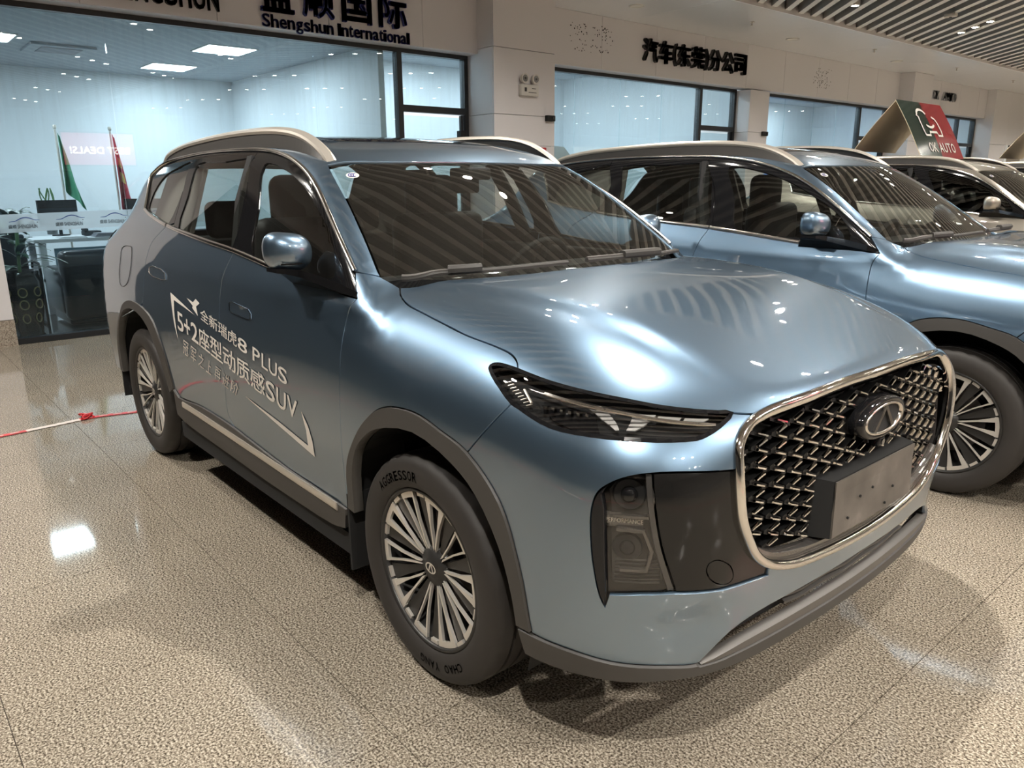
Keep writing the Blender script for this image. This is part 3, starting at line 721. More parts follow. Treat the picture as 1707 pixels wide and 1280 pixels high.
    P,N=onF(sm(fr,4)+rv(ml(sm(fr,4)))[1:-1],'front'); V,F_=sweep(P,N,[(-.013,-.02),(.010,-.02),(.012,.004),(.006,.012),(-.006,.012),(-.014,.002)],True)
    o=obj('grille_frame',V,F_,M_bright,G,smooth=True)
    low=[p for p in mls if p[2]<.66]; frlow=[p for p in fr_s if p[2]<.655]
    ch=rv(low)+frlow; ch=low+rv(frlow); chl=low+rv(ml(low))[1:]+ml(frlow)[0:]; 
    chin=[p for p in low]+rv(ml(low))[1:]+ml(frlow)+rv(frlow)[1:]
    emit('grille_chin',patch(chin,'front',.03,gap=.004,off=-.008,thick=.03),[M_chin,M_black],G)
    if detail:
        q=DM['front'].fwd(np.array(mfull)); pts=[]; dx,dz=.061,.0215
        for i in range(-11,12):
            for j in range(0,20):
                pts.append((i*dx,.572+j*dz,1 if (i+j)%2 else -1))
        A=np.array(pts); s=shrink(q,.014); k=inside(A[:,:2],s); A=A[k]
        k=~((np.abs(A[:,0])<.245)&(A[:,1]<.755)); k&=~(((A[:,0]/.160)**2+((A[:,1]-.862)/.070)**2)<1); A=A[k][:300]
        Q=DM['front'].back(A[:,:2]); N=grad(Q); Q=Q-N*.026
        mb=MB(); me=None
        for (x,z,sg),c,n in zip(A,Q,N):
            n=Vector(n); t=Vector((0,0,1)).cross(n).normalized(); u=n.cross(t)
            d=(t*math.cos(.34)+u*math.sin(.34)*sg); w=n.cross(d)
            M4=Matrix((d,w,n)).transposed().to_4x4(); M4.translation=Vector(c)
            if me is None:
                a,b,e=.0178,.0034,.004
                o=obj('grille_stud',[(-a,-b,-.004),(a,-b,-.004),(a,b,-.004),(-a,b,-.004),(-a+.002,-b+.0015,e),(a-.002,-b+.0015,e),(a-.002,b-.0015,e),(-a+.002,b-.0015,e)],BOXF,M_bright,G); me=o.data
            else:
                o=bpy.data.objects.new('grille_stud',me); COL.objects.link(o); o.parent=G
            o.matrix_local=M4
            for v in [boxv(-.032,.032,-.0045,.0045,-.034,-.005)]:
                mb.add([M4@Vector(p) for p in v],BOXF)
        tag(mb.out('grille_lattice',M_lattice,G),kind='stuff')
        # number plate holder
        pz0,pz1,px=.580,.738,2.264
        tilt=.02; mb=MB().add([(px-.005,-.235,pz0),(px-.005,.235,pz0),(px+.012-tilt,.235,pz1),(px+.012-tilt,-.235,pz1),(px-.09,-.27,pz0-.005),(px-.09,.27,pz0-.005),(px-.09,.27,pz1+.004),(px-.09,-.27,pz1+.004)],[(3,2,1,0)[::-1],(4,5,6,7)[::-1],(0,1,5,4)[::-1],(1,2,6,5)[::-1],(2,3,7,6)[::-1],(3,0,4,7)[::-1]])
        mb.out('plate_bracket',M_black,G)
        mb=MB().add([(px+.000,-.233,pz0+.002),(px+.000,.233,pz0+.002),(px+.0145-tilt,.233,pz1-.002),(px+.0145-tilt,-.233,pz1-.002),(px-.01,-.233,pz0+.002),(px-.01,.233,pz0+.002),(px-.002,.233,pz1-.002),(px-.002,-.233,pz1-.002)],[(0,1,2,3),(4,7,6,5),(0,4,5,1),(1,5,6,2),(2,6,7,3),(3,7,4,0)])
        mb.out('plate_holder',M_plate,G)
        for yy,zz in ((-.10,.665),(-.03,.672),(.10,.64),(-.16,.62),(.06,.60)):
            MB().disc((px+.001,yy,zz),(1,0,0),.004,.004,8).out('plate_screw_hole',M_black,G)
        # badge
        bx=2.262; n=48; dome=[]
        def ell(a,b,x): return [(x-(a*math.cos(w))**2*.10,a*math.cos(w),.862+b*math.sin(w)) for w in np.linspace(0,2*math.pi,n+1)[:-1]]
        mb=MB(); rings=[ell(.130,.057,bx-.035),ell(.133,.059,bx-.012),ell(.127,.054,bx+.002),ell(.113,.044,bx+.004),ell(.110,.042,bx-.004)]
        v=sum(rings,[]); f=[(r*n+i,r*n+(i+1)%n,(r+1)*n+(i+1)%n,(r+1)*n+i) for r in range(4) for i in range(n)]
        BG=obj('badge',v,f,M_gloss,G,smooth=True)
        e=ell(.112,.043,bx-.003); obj('badge_plate',e,[tuple(range(n))],M_black,BG)
        v=sum([ell(.112,.0435,bx+.001),ell(.109,.042,bx+.006),ell(.101,.0365,bx+.005),ell(.099,.035,bx-.003)],[])
        f=[(r*n+i,r*n+(i+1)%n,(r+1)*n+(i+1)%n,(r+1)*n+i) for r in range(3) for i in range(n)]
        obj('badge_ring',v,f,M_chrome,BG,smooth=True)
        mb=MB()
        for s in (-1,1):
            P=[(-.058*s,-.027),(-.044*s,-.031),(.004*s,.030),(-.005*s,.036)]
            if s<0: P=P[::-1]
            T=[(bx+.004,-a,.862+b) for a,b in P]; T=T[::-1] if True else T
            mb.add(T+[(x-.008,y,z) for x,y,z in T],[(0,1,2,3),(3,2,1,0)]+[(i,i+4,(i+1)%4+4,(i+1)%4) for i in range(4)])
        mb.out('badge_letter',M_chin,BG)
        rbox('front_camera',bx-.012,.0,.795,.03,.036,.026,.006,M_gloss,G)
        MB().tube([(bx+.002,0,.795),(bx+.006,0,.795)],.008,12).out('camera_lens',M_crystal,G)
    # -- lower grille, skid strip, lip
    lt=[(2.169,-.65,.350),(2.186,-.58,.347),(2.21,-.45,.348),(2.23,-.28,.352),(2.24,0,.354)]
    lb=[(1.819,-.895,.315)]+[tuple(p) for p in LN['lipb'][1:5]]+[(2.195,-.464,.306),(2.213,-.327,.310),(2.224,-.141,.314),(2.228,0,.315)]
    half=rv(sm(lt,3))+rv(sm(LN['lipt'],3))[1:]+[(1.80,-.905,.385)]+sm(lb,3)
    emit('front_lip',patch(half+rv(ml(half))[1:-1],'front',.03,off=.008,thick=.05),[M_clad,M_black],R)
    st=[(2.172,-.64,.356),(2.197,-.54,.370),(2.215,-.42,.378),(2.232,-.25,.384),(2.242,0,.386)]
    half=rv(sm(st,3))+sm(lt,3); emit('skid_strip',patch(half+rv(ml(half))[1:-1],'front',.03,off=.004,thick=.03),[M_skid,M_black],R)
    half=rv(sm(LN['lowopen']+[[2.244,0,.459]],3))+sm(st,3)
    LG=emit('lower_grille',patch(half+rv(ml(half))[1:-1],'front',.03,gap=.001,off=-.04,thick=.004),[M_black,M_black],R)
    if detail:
        for zz in (.415,.438):
            P,N=onF([(2.2,y,zz+.004*math.sin(y*30)) for y in np.linspace(-.34,.34,41)],'front',-.03); V,F_=sweep(P,N,bar(.012,.02)); obj('lower_grille_bar',V,F_,M_clad,LG)
    # -- head lamps
    hl=hltop+hlbot[1:]+hlleft[1:-1]
    g=patch(hl,'front',.03,gap=.003,thick=0); hb=patch(hl,'front',.03,gap=.0015,off=-.035,thick=.004)
    for k in (0,1):
        L=emit('headlight',g,[M_lens],R,k==1); emit('lamp_housing',hb,[M_black,M_black],L,k==1)
        P,N=onF(sm(hl[::3],2,True),'front'); V,F_=sweep(P,N,[(-.006,-.03),(.004,-.03),(.004,.001),(-.006,.001)],True); V=V*[1,1-2*k,1]
        obj('lamp_seal',V,F_ if k==0 else [f[::-1] for f in F_],M_gloss,L)
        if not detail: continue
        for nm in ('v1','v2','v3','v4','w1','w2','w3','w4','a','b','c','d','e'):
            emit('light_guide',patch(LN['hl_'+nm],'front',.03,gap=.0008,off=-.012,thick=.008),[M_drl,M_drl],L,k==1)
        emit('lens_block',patch(LN['hl_lens'],'front',.02,gap=.0,off=-.024,thick=.01),[M_gloss,M_black],L,k==1)
        tk=np.array(LN['hl_ticks']); 
        for i in range(9):
            a=tk[0]+(tk[1]-tk[0])*(i/8); b=tk[2]+(tk[3]-tk[2])*(i/8); P,N=onF([tuple(a),tuple(b)],'front',-.010); V,F_=sweep(P*[1,1-2*k,1],N*[1,1-2*k,1],bar(.003,.004)); obj('light_tick',V,F_,M_silver,L)
        P,N=onF(sm([(1.745,-.838,.990),(1.765,-.845,.978),(1.785,-.853,.966)],3),'front',-.008); V,F_=sweep(P*[1,1-2*k,1],N*[1,1-2*k,1],bar(.006,.006)); obj('light_rod',V,F_,M_silver,L)
        P,N=onF(sm([tuple(np.array(p)-[0,0,.022]) for p in LN['hltop'][1:6]],4),'front',-.006); V,F_=sweep(P*[1,1-2*k,1],N*[1,1-2*k,1],bar(.010,.006)); obj('chrome_bar',V,F_,M_chrome,L)
        for i in range(6):
            x=1.83+i*.022; P,N=onF([(x,-.862+i*.008,.965)],'front',-.018); c=P[0]*[1,1-2*k,1]
            box('crystal',c[0]-.005,c[0]+.005,c[1]-.005,c[1]+.005,c[2]-.012,c[2]+.008,M_crystal,L)
    # -- wings
    half=[tuple(LN['uchr'][-1]),tuple(LN['apil_in'][-1])]+hoodline+rv(hlleft)[1:]+rv(sm(LN['bline'],3))[1:]+rv(bt(aF,.924,1.61))+rv(fdoor)[0:]
    both('front_wing',patch(half,'ring',H),PM)
    # -- doors
    def glasspane(nm,g,par,k): return emit(nm,g,[M_glassS],par,k==1)
    gF=patch(bt(belt,-.018,.959)+fdoor[1:]+rv(bt(sill,-.093,.91))+rv(door)[1:-1],'side',H)
    fw=patch(bt(uchr,-.187,.892)+[tuple(fdoor[0])]+rv(bt(belt,-.005,.95))[0:]+rv(bs)[1:-1],'ring',.03,[sm(LN['glassF'],3,True)],off=-.002)
    gg=patch(sm(LN['glassF'],3,True),'ring',.05,gap=-.004,off=-.006,thick=0)
    hf=patch(LN['handleF'],'side',.02,gap=0,off=.0035,thick=.01)
    gR=patch(bt(belt,-.92,-.018)+door[1:]+rv(bt(sill,-.80,-.093))[1:]+[tuple(LN['archR'][-1])]+rv(bt(aR,-.852,-1.141))[1:-1][::-1]+rv(rdoor)[:-1],'side',H)
    fw2=patch(bt(uchr,-.947,-.187)+bs[1:]+rv(bt(belt,-.827,-.005))[1:]+rv(cs)[1:-1],'ring',.03,[sm(LN['glassR'],3,True)],off=-.002)
    gg2=patch(sm(LN['glassR'],3,True),'ring',.05,gap=-.004,off=-.006,thick=0)
    hr=patch(LN['handleR'],'side',.02,gap=0,off=.0035,thick=.01)
    def rimline(nm,L,dom,par,k,w=.004,m=M_chrome): return strip(nm,L,dom,w,.003,m,par,k==1,True,1,.0032)
    for k in (0,1):
        D_=emit('front_door',gF,PM,R,k==1); emit('window_frame',fw,[M_gloss,M_trim],D_,k==1); glasspane('window_glass',gg,D_,k); emit('door_handle',hf,PM,D_,k==1)
        rimline('handle_edge',LN['handleF'],'side',D_,k,.002,M_gloss)
        strip('belt_moulding',bt(belt,-.015,.60),'ring',.020,.010,M_chrome,D_,k==1,n=1)
        D_=emit('rear_door',gR,PM,R,k==1); emit('window_frame',fw2,[M_gloss,M_trim],D_,k==1); glasspane('window_glass',gg2,D_,k); emit('door_handle',hr,PM,D_,k==1)
        rimline('handle_edge',LN['handleR'],'side',D_,k)
        strip('belt_moulding',bt(belt,-.90,-.022),'ring',.020,.010,M_chrome,D_,k==1,n=1)
    # -- quarter, roof side, roof
    q=patch(bt(uchr,-1.526,-.947)+cs[1:]+rv(bt(belt,-1.39,-.827))[1:]+chrd[1:-1],'ring',.03,[sm(LN['glassQ'],3,True)],off=-.002)
    gq=patch(sm(LN['glassQ'],3,True),'ring',.05,gap=-.004,off=-.006,thick=0)
    dp=[(-1.53,-.69,1.527),(-1.62,-.655,1.56),(-1.70,-.66,1.50),(-1.80,-.68,1.40),(-1.92,-.70,1.32),(-2.06,-.72,1.25),(-2.20,-.72,1.21),(-2.29,-.70,1.16),(-2.36,-.66,1.0),(-2.37,-.66,.8),(-2.36,-.66,.6),(-2.31,-.66,.42)]
    loop=sm(dp,4)+[(-2.2,-.80,.40),(-2.0,-.88,.39)]+rv(aRrear)+rv(bt(aR,-1.141,-1.65))[::1][::-1][1:]+rv(rdoor)[1:]+rv(bt(belt,-1.39,-.93))+chrd[1:-1]
    try: gq2=patch(loop,'rear',H)
    except Exception as ex: gq2=None; print('quarter',ex)
    redge=[]
    xs=np.linspace(.39,-1.62,28); P,N=onF([(x,-.585,1) for x in xs],'top'); redge=[tuple(p) for p in P]
    loop=[tuple(LN['uchr'][-1]),tuple(LN['apil_in'][-1])]+rv(apil)[1:]+redge+[(-1.62,-.655,1.56)]+uchr[:-1]
    gs=patch(loop,'ring',.03)
    for k in (0,1):
        Qp=emit('quarter_panel',gq2,[M_blue,M_liner],R,k==1)
        emit('window_frame',q,[M_gloss,M_liner],Qp,k==1); glasspane('window_glass',gq,Qp,k)
        strip('belt_moulding',bt(belt,-1.39,-.925),'ring',.020,.010,M_chrome,Qp,k==1,n=1)
        strip('fuel_flap_edge',LN['fueldoor'],'side',.0025,.002,M_black,Qp,False,True,3,.001) if k==0 else None
        Rs=emit('roof_side',gs,[M_blue,M_liner],R,k==1)
        strip('window_moulding',chrd[:-1]+uchr,'ring',.017,.010,M_chrome,Rs,k==1,n=1)
    hd=[tuple(LN['apil_in'][0]),(.430,-.50,1.555),(.452,-.38,1.560),(.470,-.15,1.563),(.474,0,1.564)]
    re=[(-1.62,-.585,1.60),(-1.78,-.50,1.60),(-1.86,-.25,1.60),(-1.88,0,1.60)]
    half=rv(sm(hd,4))+redge[1:]+sm(re,3)
    emit('roof',patch(half+rv(ml(half))[1:-1],'top',.04),PM,R)
    sr=[(.17,0,1.65),(.15,-.30,1.65),(.12,-.42,1.65),(-1.2,-.44,1.66),(-1.25,0,1.66)]
    emit('sunroof',patch(sr+rv(ml(sr))[1:-1],'top',.05,off=.002,thick=.004),[M_gloss,M_trim],R)
    # -- windscreen and cowl
    CAB[0]=True
    wb=[(1.1,0,1.160),(1.1,-.3,1.162),(1.05,-.55,1.168),(1.0,-.70,1.180),(.953,-.752,1.189)]
    half=sm(wb,3)+rv(apil)[1:]+sm(hd,4)[1:]
    WS=emit('windscreen',patch(half+rv(ml(half))[1:-1],'ws',.045,gap=.003,off=-.002,thick=0),[M_glassW],R)
    CAB[0]=False
    P1,_=onF([(1.0,0,1.207),(1.0,-.3,1.206),(1.0,-.55,1.202),(.98,-.70,1.195),(.953,-.752,1.190)],'ws'); cw=[tuple(p) for p in P1]
    half=cw+sm(rv(rear),4)[0:]
    emit('cowl',patch(half+rv(ml(half))[1:-1],'top',.04,gap=0,off=-.03,thick=.004),[M_gloss,M_black],R)
    P,N=onF(sm(hd,4)+[],'ws',.001)
    if detail:
        cc=LN['ccc'][0]; ux=np.array(LN['ccc'][2])-np.array(LN['ccc'][1]); uz=np.array(LN['ccc'][3])-np.array(LN['ccc'][4])
        c0=np.array(cc); n=20; ring=[c0+ux*.5*math.cos(w)+uz*.5*math.sin(w) for w in np.linspace(0,2*math.pi,n+1)[:-1]]
        CAB[0]=True
        P,N=onF([tuple(p) for p in ring]+[tuple(c0)],'ws',.002); STK=obj('inspection_sticker',P,[(i,(i+1)%n,n) for i in range(n)],M_white,WS)
        for i in range(3):
            pts=[c0+ux*(-.20+i*.17+.11*math.cos(w))+uz*(.28*math.sin(w)) for w in np.linspace(.9,5.4,9)]
            P,N=onF([tuple(p) for p in pts],'ws',.003); V,F_=sweep(P,N,bar(.004,.001)); obj('sticker_mark',V,F_,M_signblue,WS)
        CAB[0]=False
    # -- wipers
    for nm,pts in (('wiper',[(1.005,-.705,0),(1.065,-.63,0),(1.135,-.545,0),(1.175,-.45,0),(1.190,-.30,0),(1.195,-.15,0)]),('wiper',[(1.193,-.05,0),(1.192,.2,0),(1.18,.40,0),(1.12,.56,0)])):
        P,N=onF(sm(pts,4),'top',.012); V,F_=sweep(P,N,bar(.018,.014)); w=obj(nm,V,F_,M_clad,R,smooth=False)
        i=len(P)*2//5; P2=P[i-2:i+3]; V,F_=sweep(P2,N[i-2:i+3],bar(.034,.022,.008)); obj('wiper_clip',V,F_,M_clad,w)
        V,F_=sweep(P[:i-1],N[:i-1],bar(.010,.006,.0135)); obj('wiper_blade',V,F_,M_skid,w)
    # -- roof rails
    for k in (0,1):
        pts=[(-1.55,-.605,1.585),(-1.47,-.607,1.632),(-1.25,-.607,1.673),(-.9,-.605,1.697),(-.33,-.60,1.708),(.02,-.598,1.692),(.18,-.596,1.663),(.28,-.595,1.624),(.35,-.597,1.585),(.385,-.60,1.557)]
        P=np.array(sm(pts,5)); N=np.tile(np.array([0,-.35,.94]),(len(P),1)); V,F_=sweep(P,N,[(-.020,-.014),(.020,-.014),(.021,-.002),(.014,.005),(-.014,.005),(-.021,-.002)])
        if k: V=V*[1,-1,1]; F_=[f[::-1] for f in F_]
        Pb,_q=onF([(a,-.612,1) for a,b,c in P],'top',-.004); bv=[]; bf=[]
        for i_ in range(len(P)):
            for dy in (-.009,.009): bv+=[(P[i_][0],(P[i_][1]+dy),max(P[i_][2]-.008,Pb[i_][2])),(Pb[i_][0],Pb[i_][1]+dy,Pb[i_][2])]
            if i_: 
                a_=4*i_; bf+=[(a_-4,a_,a_+1,a_-3),(a_-2,a_-1,a_+3,a_+2)]
        if k: bv=[(a,-b,c) for a,b,c in bv]
        rl=obj('roof_rail',V,F_,M_silver,R,smooth=True); obj('rail_base',bv,bf,M_clad,rl); rl.data.set_sharp_from_angle(angle=math.radians(40))
    # -- arch cladding, sills
    inner=[[.978,-.9,.418],[.992,-.9,.55],[1.043,-.915,.662],[1.105,-.92,.722],[1.178,-.92,.765],[1.373,-.92,.803],[1.554,-.92,.761],[1.649,-.917,.703],[1.736,-.913,.589],[1.780,-.91,.47],[1.795,-.906,.388]]
    g=patch(aF+rv(sm(inner,3)),'side',.03,off=.007,thick=.035); both('front_arch_cladding',g,[M_clad,M_black])
    inner=[[-.905,-.9,.45],[-.945,-.92,.62],[-1.03,-.92,.745],[-1.16,-.92,.812],[-1.355,-.92,.832],[-1.53,-.92,.79],[-1.66,-.92,.69],[-1.735,-.91,.57],[-1.765,-.9,.40]]
    g=patch(rv(aR)[0:]+aRrear[1:]+rv(sm(inner,3)),'side',.03,off=.007,thick=.035); both('rear_arch_cladding',g,[M_clad,M_black])
    sb=[(-.843,-.899,.347),(-.75,-.897,.325),(-.589,-.894,.313),(-.069,-.893,.303),(.405,-.89,.298),(.78,-.893,.308),(.894,-.895,.333)]
    loop=sm([tuple(p) for p in sill],3)+rv(sm(sb,3))
    g=patch(loop,'side',.035,off=.008,thick=.03)
    for k in (0,1):
        s_=emit('sill_cladding',g,[M_clad,M_black],R,k==1); strip('sill_trim',LN['sillstrip'],'side',.030,.006,M_silver,s_,k==1,n=4,off=.008)
    # -- rear end
    tl=[(-2.03,-.81,1.215),(-2.2,-.76,1.20),(-2.31,-.70,1.17),(-2.36,-.62,1.12),(-2.37,-.62,1.05),(-2.31,-.72,1.06),(-2.2,-.80,1.12)]
    g=patch(sm(tl,3,True),'rear',.03,off=.006,thick=.02); both('tail_light',g,[M_chrome,M_black])
    half=[(-2.40,0,.42)]+rv([p for p in sm(dp,4) if p[2]<1.19 and p[0]<-2.25])
    b2=[(-2.30,-.66,1.185),(-2.36,-.3,1.185),(-2.37,0,1.185)]
    half=half+b2
    emit('tailgate',patch(half+rv(ml(half))[1:-1],'rear',.05),PM,R)
    dpu=[p for p in sm(dp,4) if p[2]>1.20 and not(p[0]>-1.63)]
    half=[(-2.3,0,1.20),(-2.28,-.4,1.20)]+rv(dpu)+rv(rv(re))[1:]
    emit('rear_window',patch(half+rv(ml(half))[1:-1],'rw',.06,off=-.003,thick=0),[M_glassS],R)
    # -- mirrors
    for k in (0,1):
        sg=1-2*k; n1,n2=20,28; V=[];F_=[]
        def se(c,e): return math.copysign(abs(c)**e,c)
        for i in range(n1+1):
            for j in range(n2):
                a=-math.pi/2+math.pi*i/n1; b=2*math.pi*j/n2
                x=.080*se(math.cos(a),.75)*se(math.cos(b),.72); y=.098*se(math.cos(a),.6)*se(math.sin(b),.75); z=.066*se(math.sin(a),.85)
                x*=1.0-.30*max(0,-y/.1); z+=.010*(y<0)*abs(y)/.1; x=max(x,-.045); z*=1-.12*max(0,y/.1)
                V.append((.645+x*.95,sg*(-.925+y*.80),1.258+z))
        for i in range(n1):
            for j in range(n2): F_.append((i*n2+j,i*n2+(j+1)%n2,(i+1)*n2+(j+1)%n2,(i+1)*n2+j) if k==0 else ((i+1)*n2+j,(i+1)*n2+(j+1)%n2,i*n2+(j+1)%n2,i*n2+j))
        MR=obj('wing_mirror',V,F_,M_blue,R,smooth=True)
        secs=[(-.835,.52,.95,1.128,1.146),(-.865,.54,.90,1.140,1.168),(-.895,.56,.80,1.162,1.192),(-.925,.58,.72,1.182,1.206),(-.96,.60,.70,1.192,1.210),(-.985,.61,.69,1.196,1.210)]
        V=[];F_=[]
        for y,xa,xb,za,zb in secs: V+=[(xa,y*sg,za),(xb,y*sg,za),(xb,y*sg,zb),(xa,y*sg,zb)]
        for i in range(len(secs)-1):
            for a in range(4): F_.append((i*4+a,i*4+(a+1)%4,(i+1)*4+(a+1)%4,(i+1)*4+a))
        F_.append((3,2,1,0)); F_.append(tuple(len(V)-4+a for a in range(4))); obj('mirror_arm',V,F_,M_gloss,MR)
        obj('mirror_glass',[(.6015,sg*(-.985),1.225),(.6015,sg*(-.87),1.225),(.6015,sg*(-.87),1.30),(.6015,sg*(-.985),1.30)],[(0,1,2,3)],M_bright,MR)
        obj('indicator',[(.722-.02*abs(i-3)*.3,sg*(-.975+i*.016),1.222+(.006 if t else 0)) for t in (0,1) for i in range(6)],[(i,i+1,i+7,i+6) for i in range(5)],M_gloss,MR)
    # -- wheels, wells, flaps
    for x,rt in ((1.355,.10),(-1.355,.42)):
        for k in (0,1):
            sg=1-2*k
            make_wheel('wheel',R,(x,-.787*sg,.357),k==1,rt,detail and (k==0 ),k==0 and x>0)
            v,f=lathe([(.455 if x>0 else .475,-.2),(.455 if x>0 else .475,.2),(.0,.2)],28,'y',-.25,math.pi+.25)
            o=obj('wheel_well',[(px+x+(.01 if x>0 else 0),py-.68,pz+.36) for px,py,pz in v],f,M_black,R)
            if k: 
                for q_ in o.data.vertices: q_.co.y*=-1
            xf=(.925 if x>0 else -1.835); y0,y1=sorted((-.906*sg,-.70*sg)); box('mud_flap',xf-.006,xf+.006,y0,y1,.19 if x>0 else .24,.47,M_black,R)
    # -- floor pan, cabin
    box('floor_pan',-2.2,1.75,-.66,.66,.22,.30,M_black,R)
    for nm,a in (('side_liner',(-.87,.90,-.88,-.66,.22,.30)),('side_liner',(-.87,.90,.66,.88,.22,.30))): box(nm,*a,M_black,R)
    rbox('dashboard',.72,0,.98,.50,1.42,.30,.06,M_trim,R)
    box('bulkhead',.93,1.0,-.72,.72,.30,1.12,M_black,R)
    for y in (-.37,.37):
        st_=rbox('front_seat',.02,y,.62,.52,.50,.18,.06,M_seat,R)
        rbox('seat_back',-.30,y,.99,.15,.54,.68,.06,M_seat,st_,rot=None); rbox('head_restraint',-.36,y,1.395,.12,.31,.25,.055,M_seat,st_)
    st_=rbox('rear_seat',-.85,0,.62,.50,1.25,.18,.06,M_seat,R); rbox('seat_back',-1.15,0,.92,.15,1.25,.52,.06,M_seat,st_)
    for y in (-.40,.40): rbox('head_restraint',-1.20,y,1.29,.10,.27,.20,.045,M_seat,st_)
    st_=rbox('third_row_seat',-1.75,0,.62,.40,1.10,.18,.06,M_seat,R); rbox('seat_back',-1.95,0,.92,.13,1.10,.48,.05,M_seat,st_)
    rbox('cargo_trim',-2.2,0,.75,.10,1.2,.7,.03,M_trim,R)
    for sg in (-1,1):
        for y0,xa,xb in ((.80,-.85,.9),): 
            rbox('door_card',0.02,.80*sg,.85,1.75,.07,.62,.03,M_trim,R)
        mb=MB(); yy=[.765*sg,.60*sg,.74*sg,.585*sg]
        P=[(-1.50,.735*sg,1.25),(-.76,.770*sg,1.25),(-.80,.655*sg,1.555),(-1.50,.60*sg,1.555)]; Q=[(a,b-.02*sg,c) for a,b,c in P]
        mb.add(P+Q,[(0,1,2,3),(7,6,5,4),(0,4,5,1),(1,5,6,2),(2,6,7,3),(3,7,4,0)]); mb.out('rear_pillar_trim',M_liner,R)
        mb=MB().tube([(-.09,.80*sg,1.2),(-.15,.74*sg,1.40),(-.20,.65*sg,1.58)],.035,8); mb.out('centre_pillar_trim',M_trim,R)
    mb=MB(); sc=Vector((.46,.37,1.07)); ax=Vector((-.88,0,.47)).normalized(); u=Vector((0,1,0)); w=ax.cross(u)
    ring=[sc+u*.18*math.cos(a)+w*.18*math.sin(a) for a in np.linspace(0,2*math.pi,33)]
    SW=MB().tube(ring,.014,8,False).out('steering_wheel',M_trim,R,True)
    MB().tube([sc-u*.17,sc,sc+u*.17],.02,6).tube([sc,sc-w*.17],.02,6).tube([sc,sc+Vector((.25,0,-.12))],.03,6).out('steering_spokes',M_trim,SW)
    rbox('rear_view_mirror',.36,0,1.47,.03,.24,.07,.012,M_trim,R); rbox('sensor_housing',.46,0,1.515,.14,.12,.05,.012,M_trim,R)
    if detail:
        def dec(body,quad,bold,nm,ca,cb,tr_):
            TL,BL,a,b=[np.array(p) for p in quad]; TR,BR=(a,b) if a[2]>b[2] else (b,a)
            TL,BL,TR,BR=[np.array([p[0],p[2]]) for p in (TL,BL,TR,BR)]
            v2,ff,_=text2d(body,bold); Q=[]
            for s_,t_ in v2:
                s_=ca+(cb-ca)*s_; t_=tr_[0]+(tr_[1]-tr_[0])*t_
                Q.append((BL*(1-s_)+BR*s_)*(1-t_)+(TL*(1-s_)+TR*s_)*t_)
            Q=np.array(Q); P,N=onF([(q_[0],-.9,q_[1]) for q_ in Q],'side',.0022)
            return obj(nm,P,ff,M_white,R)
        for body,q_,b_,cells in (('全新瑞虎8PLUS',LN['row1'],.006,[(0,.115),(.122,.235),(.243,.355),(.363,.475),(.487,.595),(.655,.735),(.752,.815),(.825,.905),(.918,1.)]),
                           ('5+2座型动质感SUV',LN['row2'],.008,[(0,.065),(.075,.135),(.145,.215),(.222,.328),(.335,.445),(.452,.560),(.566,.672),(.679,.785),(.795,.855),(.868,.930),(.938,1.)]),
                           ('冠军之上再进阶',LN['row3'],.002,[(0,.105),(.150,.255),(.300,.405),(.450,.540),(.600,.705),(.740,.850),(.885,1.)])):
            for ch,(ca,cb) in zip(body,cells): dec(ch,q_,b_,'door_letter',ca,cb,(.12,.88) if ch=='+' else ((.02,.94) if ord(ch)<255 else (0,1)))
        for nm in ('dframe1','dframe2','dbolt'):
            L=[tuple(p) for p in LN[nm]]
            emit('door_graphic',patch(L,'side',.05,gap=0,off=.0022,thick=0),[M_white],R)
    return R
# ------------------------------------------------------------------ the hall
GX=-5.48
FL=box('floor',-5.6,16,-16,34,-.30,-.012,M_grout); tag(FL,kind='structure')
x0,y0=-5.67,-4.32
tv=boxv(0,.7975,0,.7975,-.012,0); tme=None
for i in range(12):
    for j in range(24):
        xa=x0+i*.8; ya=y0+j*.8; 
        if i==0:
            box('floor_tile',-5.56,xa+.7975,ya,ya+.7975,-.012,0,M_stone,FL); continue
        if tme is None:
            o=obj('floor_tile',tv,BOXF,M_stone,FL); tme=o.data
        else:
            o=bpy.data.objects.new('floor_tile',tme); COL.objects.link(o); o.parent=FL
        o.location=(xa,ya,rng.uniform(-.0002,.0002))
mb=MB(); xe=x0+9.6
mb.box(xe,16,-16,34,-.012,0); mb.box(-5.56,xe,-16,y0-.0015,-.012,0); mb.box(-5.56,xe,y0+19.2,34,-.012,0)
tag(mb.out('floor_tiles_far',M_stone,FL),kind='stuff')

WB=box('wall_back',-5.60,-5.40,-9,34,3.78,4.4,M_wall); tag(WB,kind='structure')
def panel(x,y0,y1,z0,z1,m=M_wall,d=.03,nm='wall_panel'): return box(nm,x-d,x,y0+.003,y1-.003,z0+.003,z1-.003,m,WB)
def ys(a,b,step,first=None):
    r=[a]; y=first if first is not None else a+step
    while y<b-.25: r.append(y); y+=step
    return r+[b]
def header(a,b,x,first=None):
    r=ys(a,b,1.25,first)
    for p,q in zip(r,r[1:]): panel(x,p,q,3.07,3.80)
    box('header_underside',-5.44,x-.03,a,b,3.07,3.09,M_wall,WB)
def pillar(a,b,x,zs=(.25,1.95,2.33,3.13,3.80),m=M_wall):
    for p,q in zip(zs,zs[1:]):
        panel(x,a,b,p,q,m)
        box('pillar_side_panel',-5.48,x-.03,a,a+.03,p+.003,q-.003,m,WB); box('pillar_side_panel',-5.48,x-.03,b-.03,b,p+.003,q-.003,m,WB)
    box('stone_plinth',-5.48,x+.005,a,b,0,.247,M_base,WB)
    box('pillar_core',-5.5,x-.032,a+.032,b-.032,.25,zs[-1],M_black,WB)
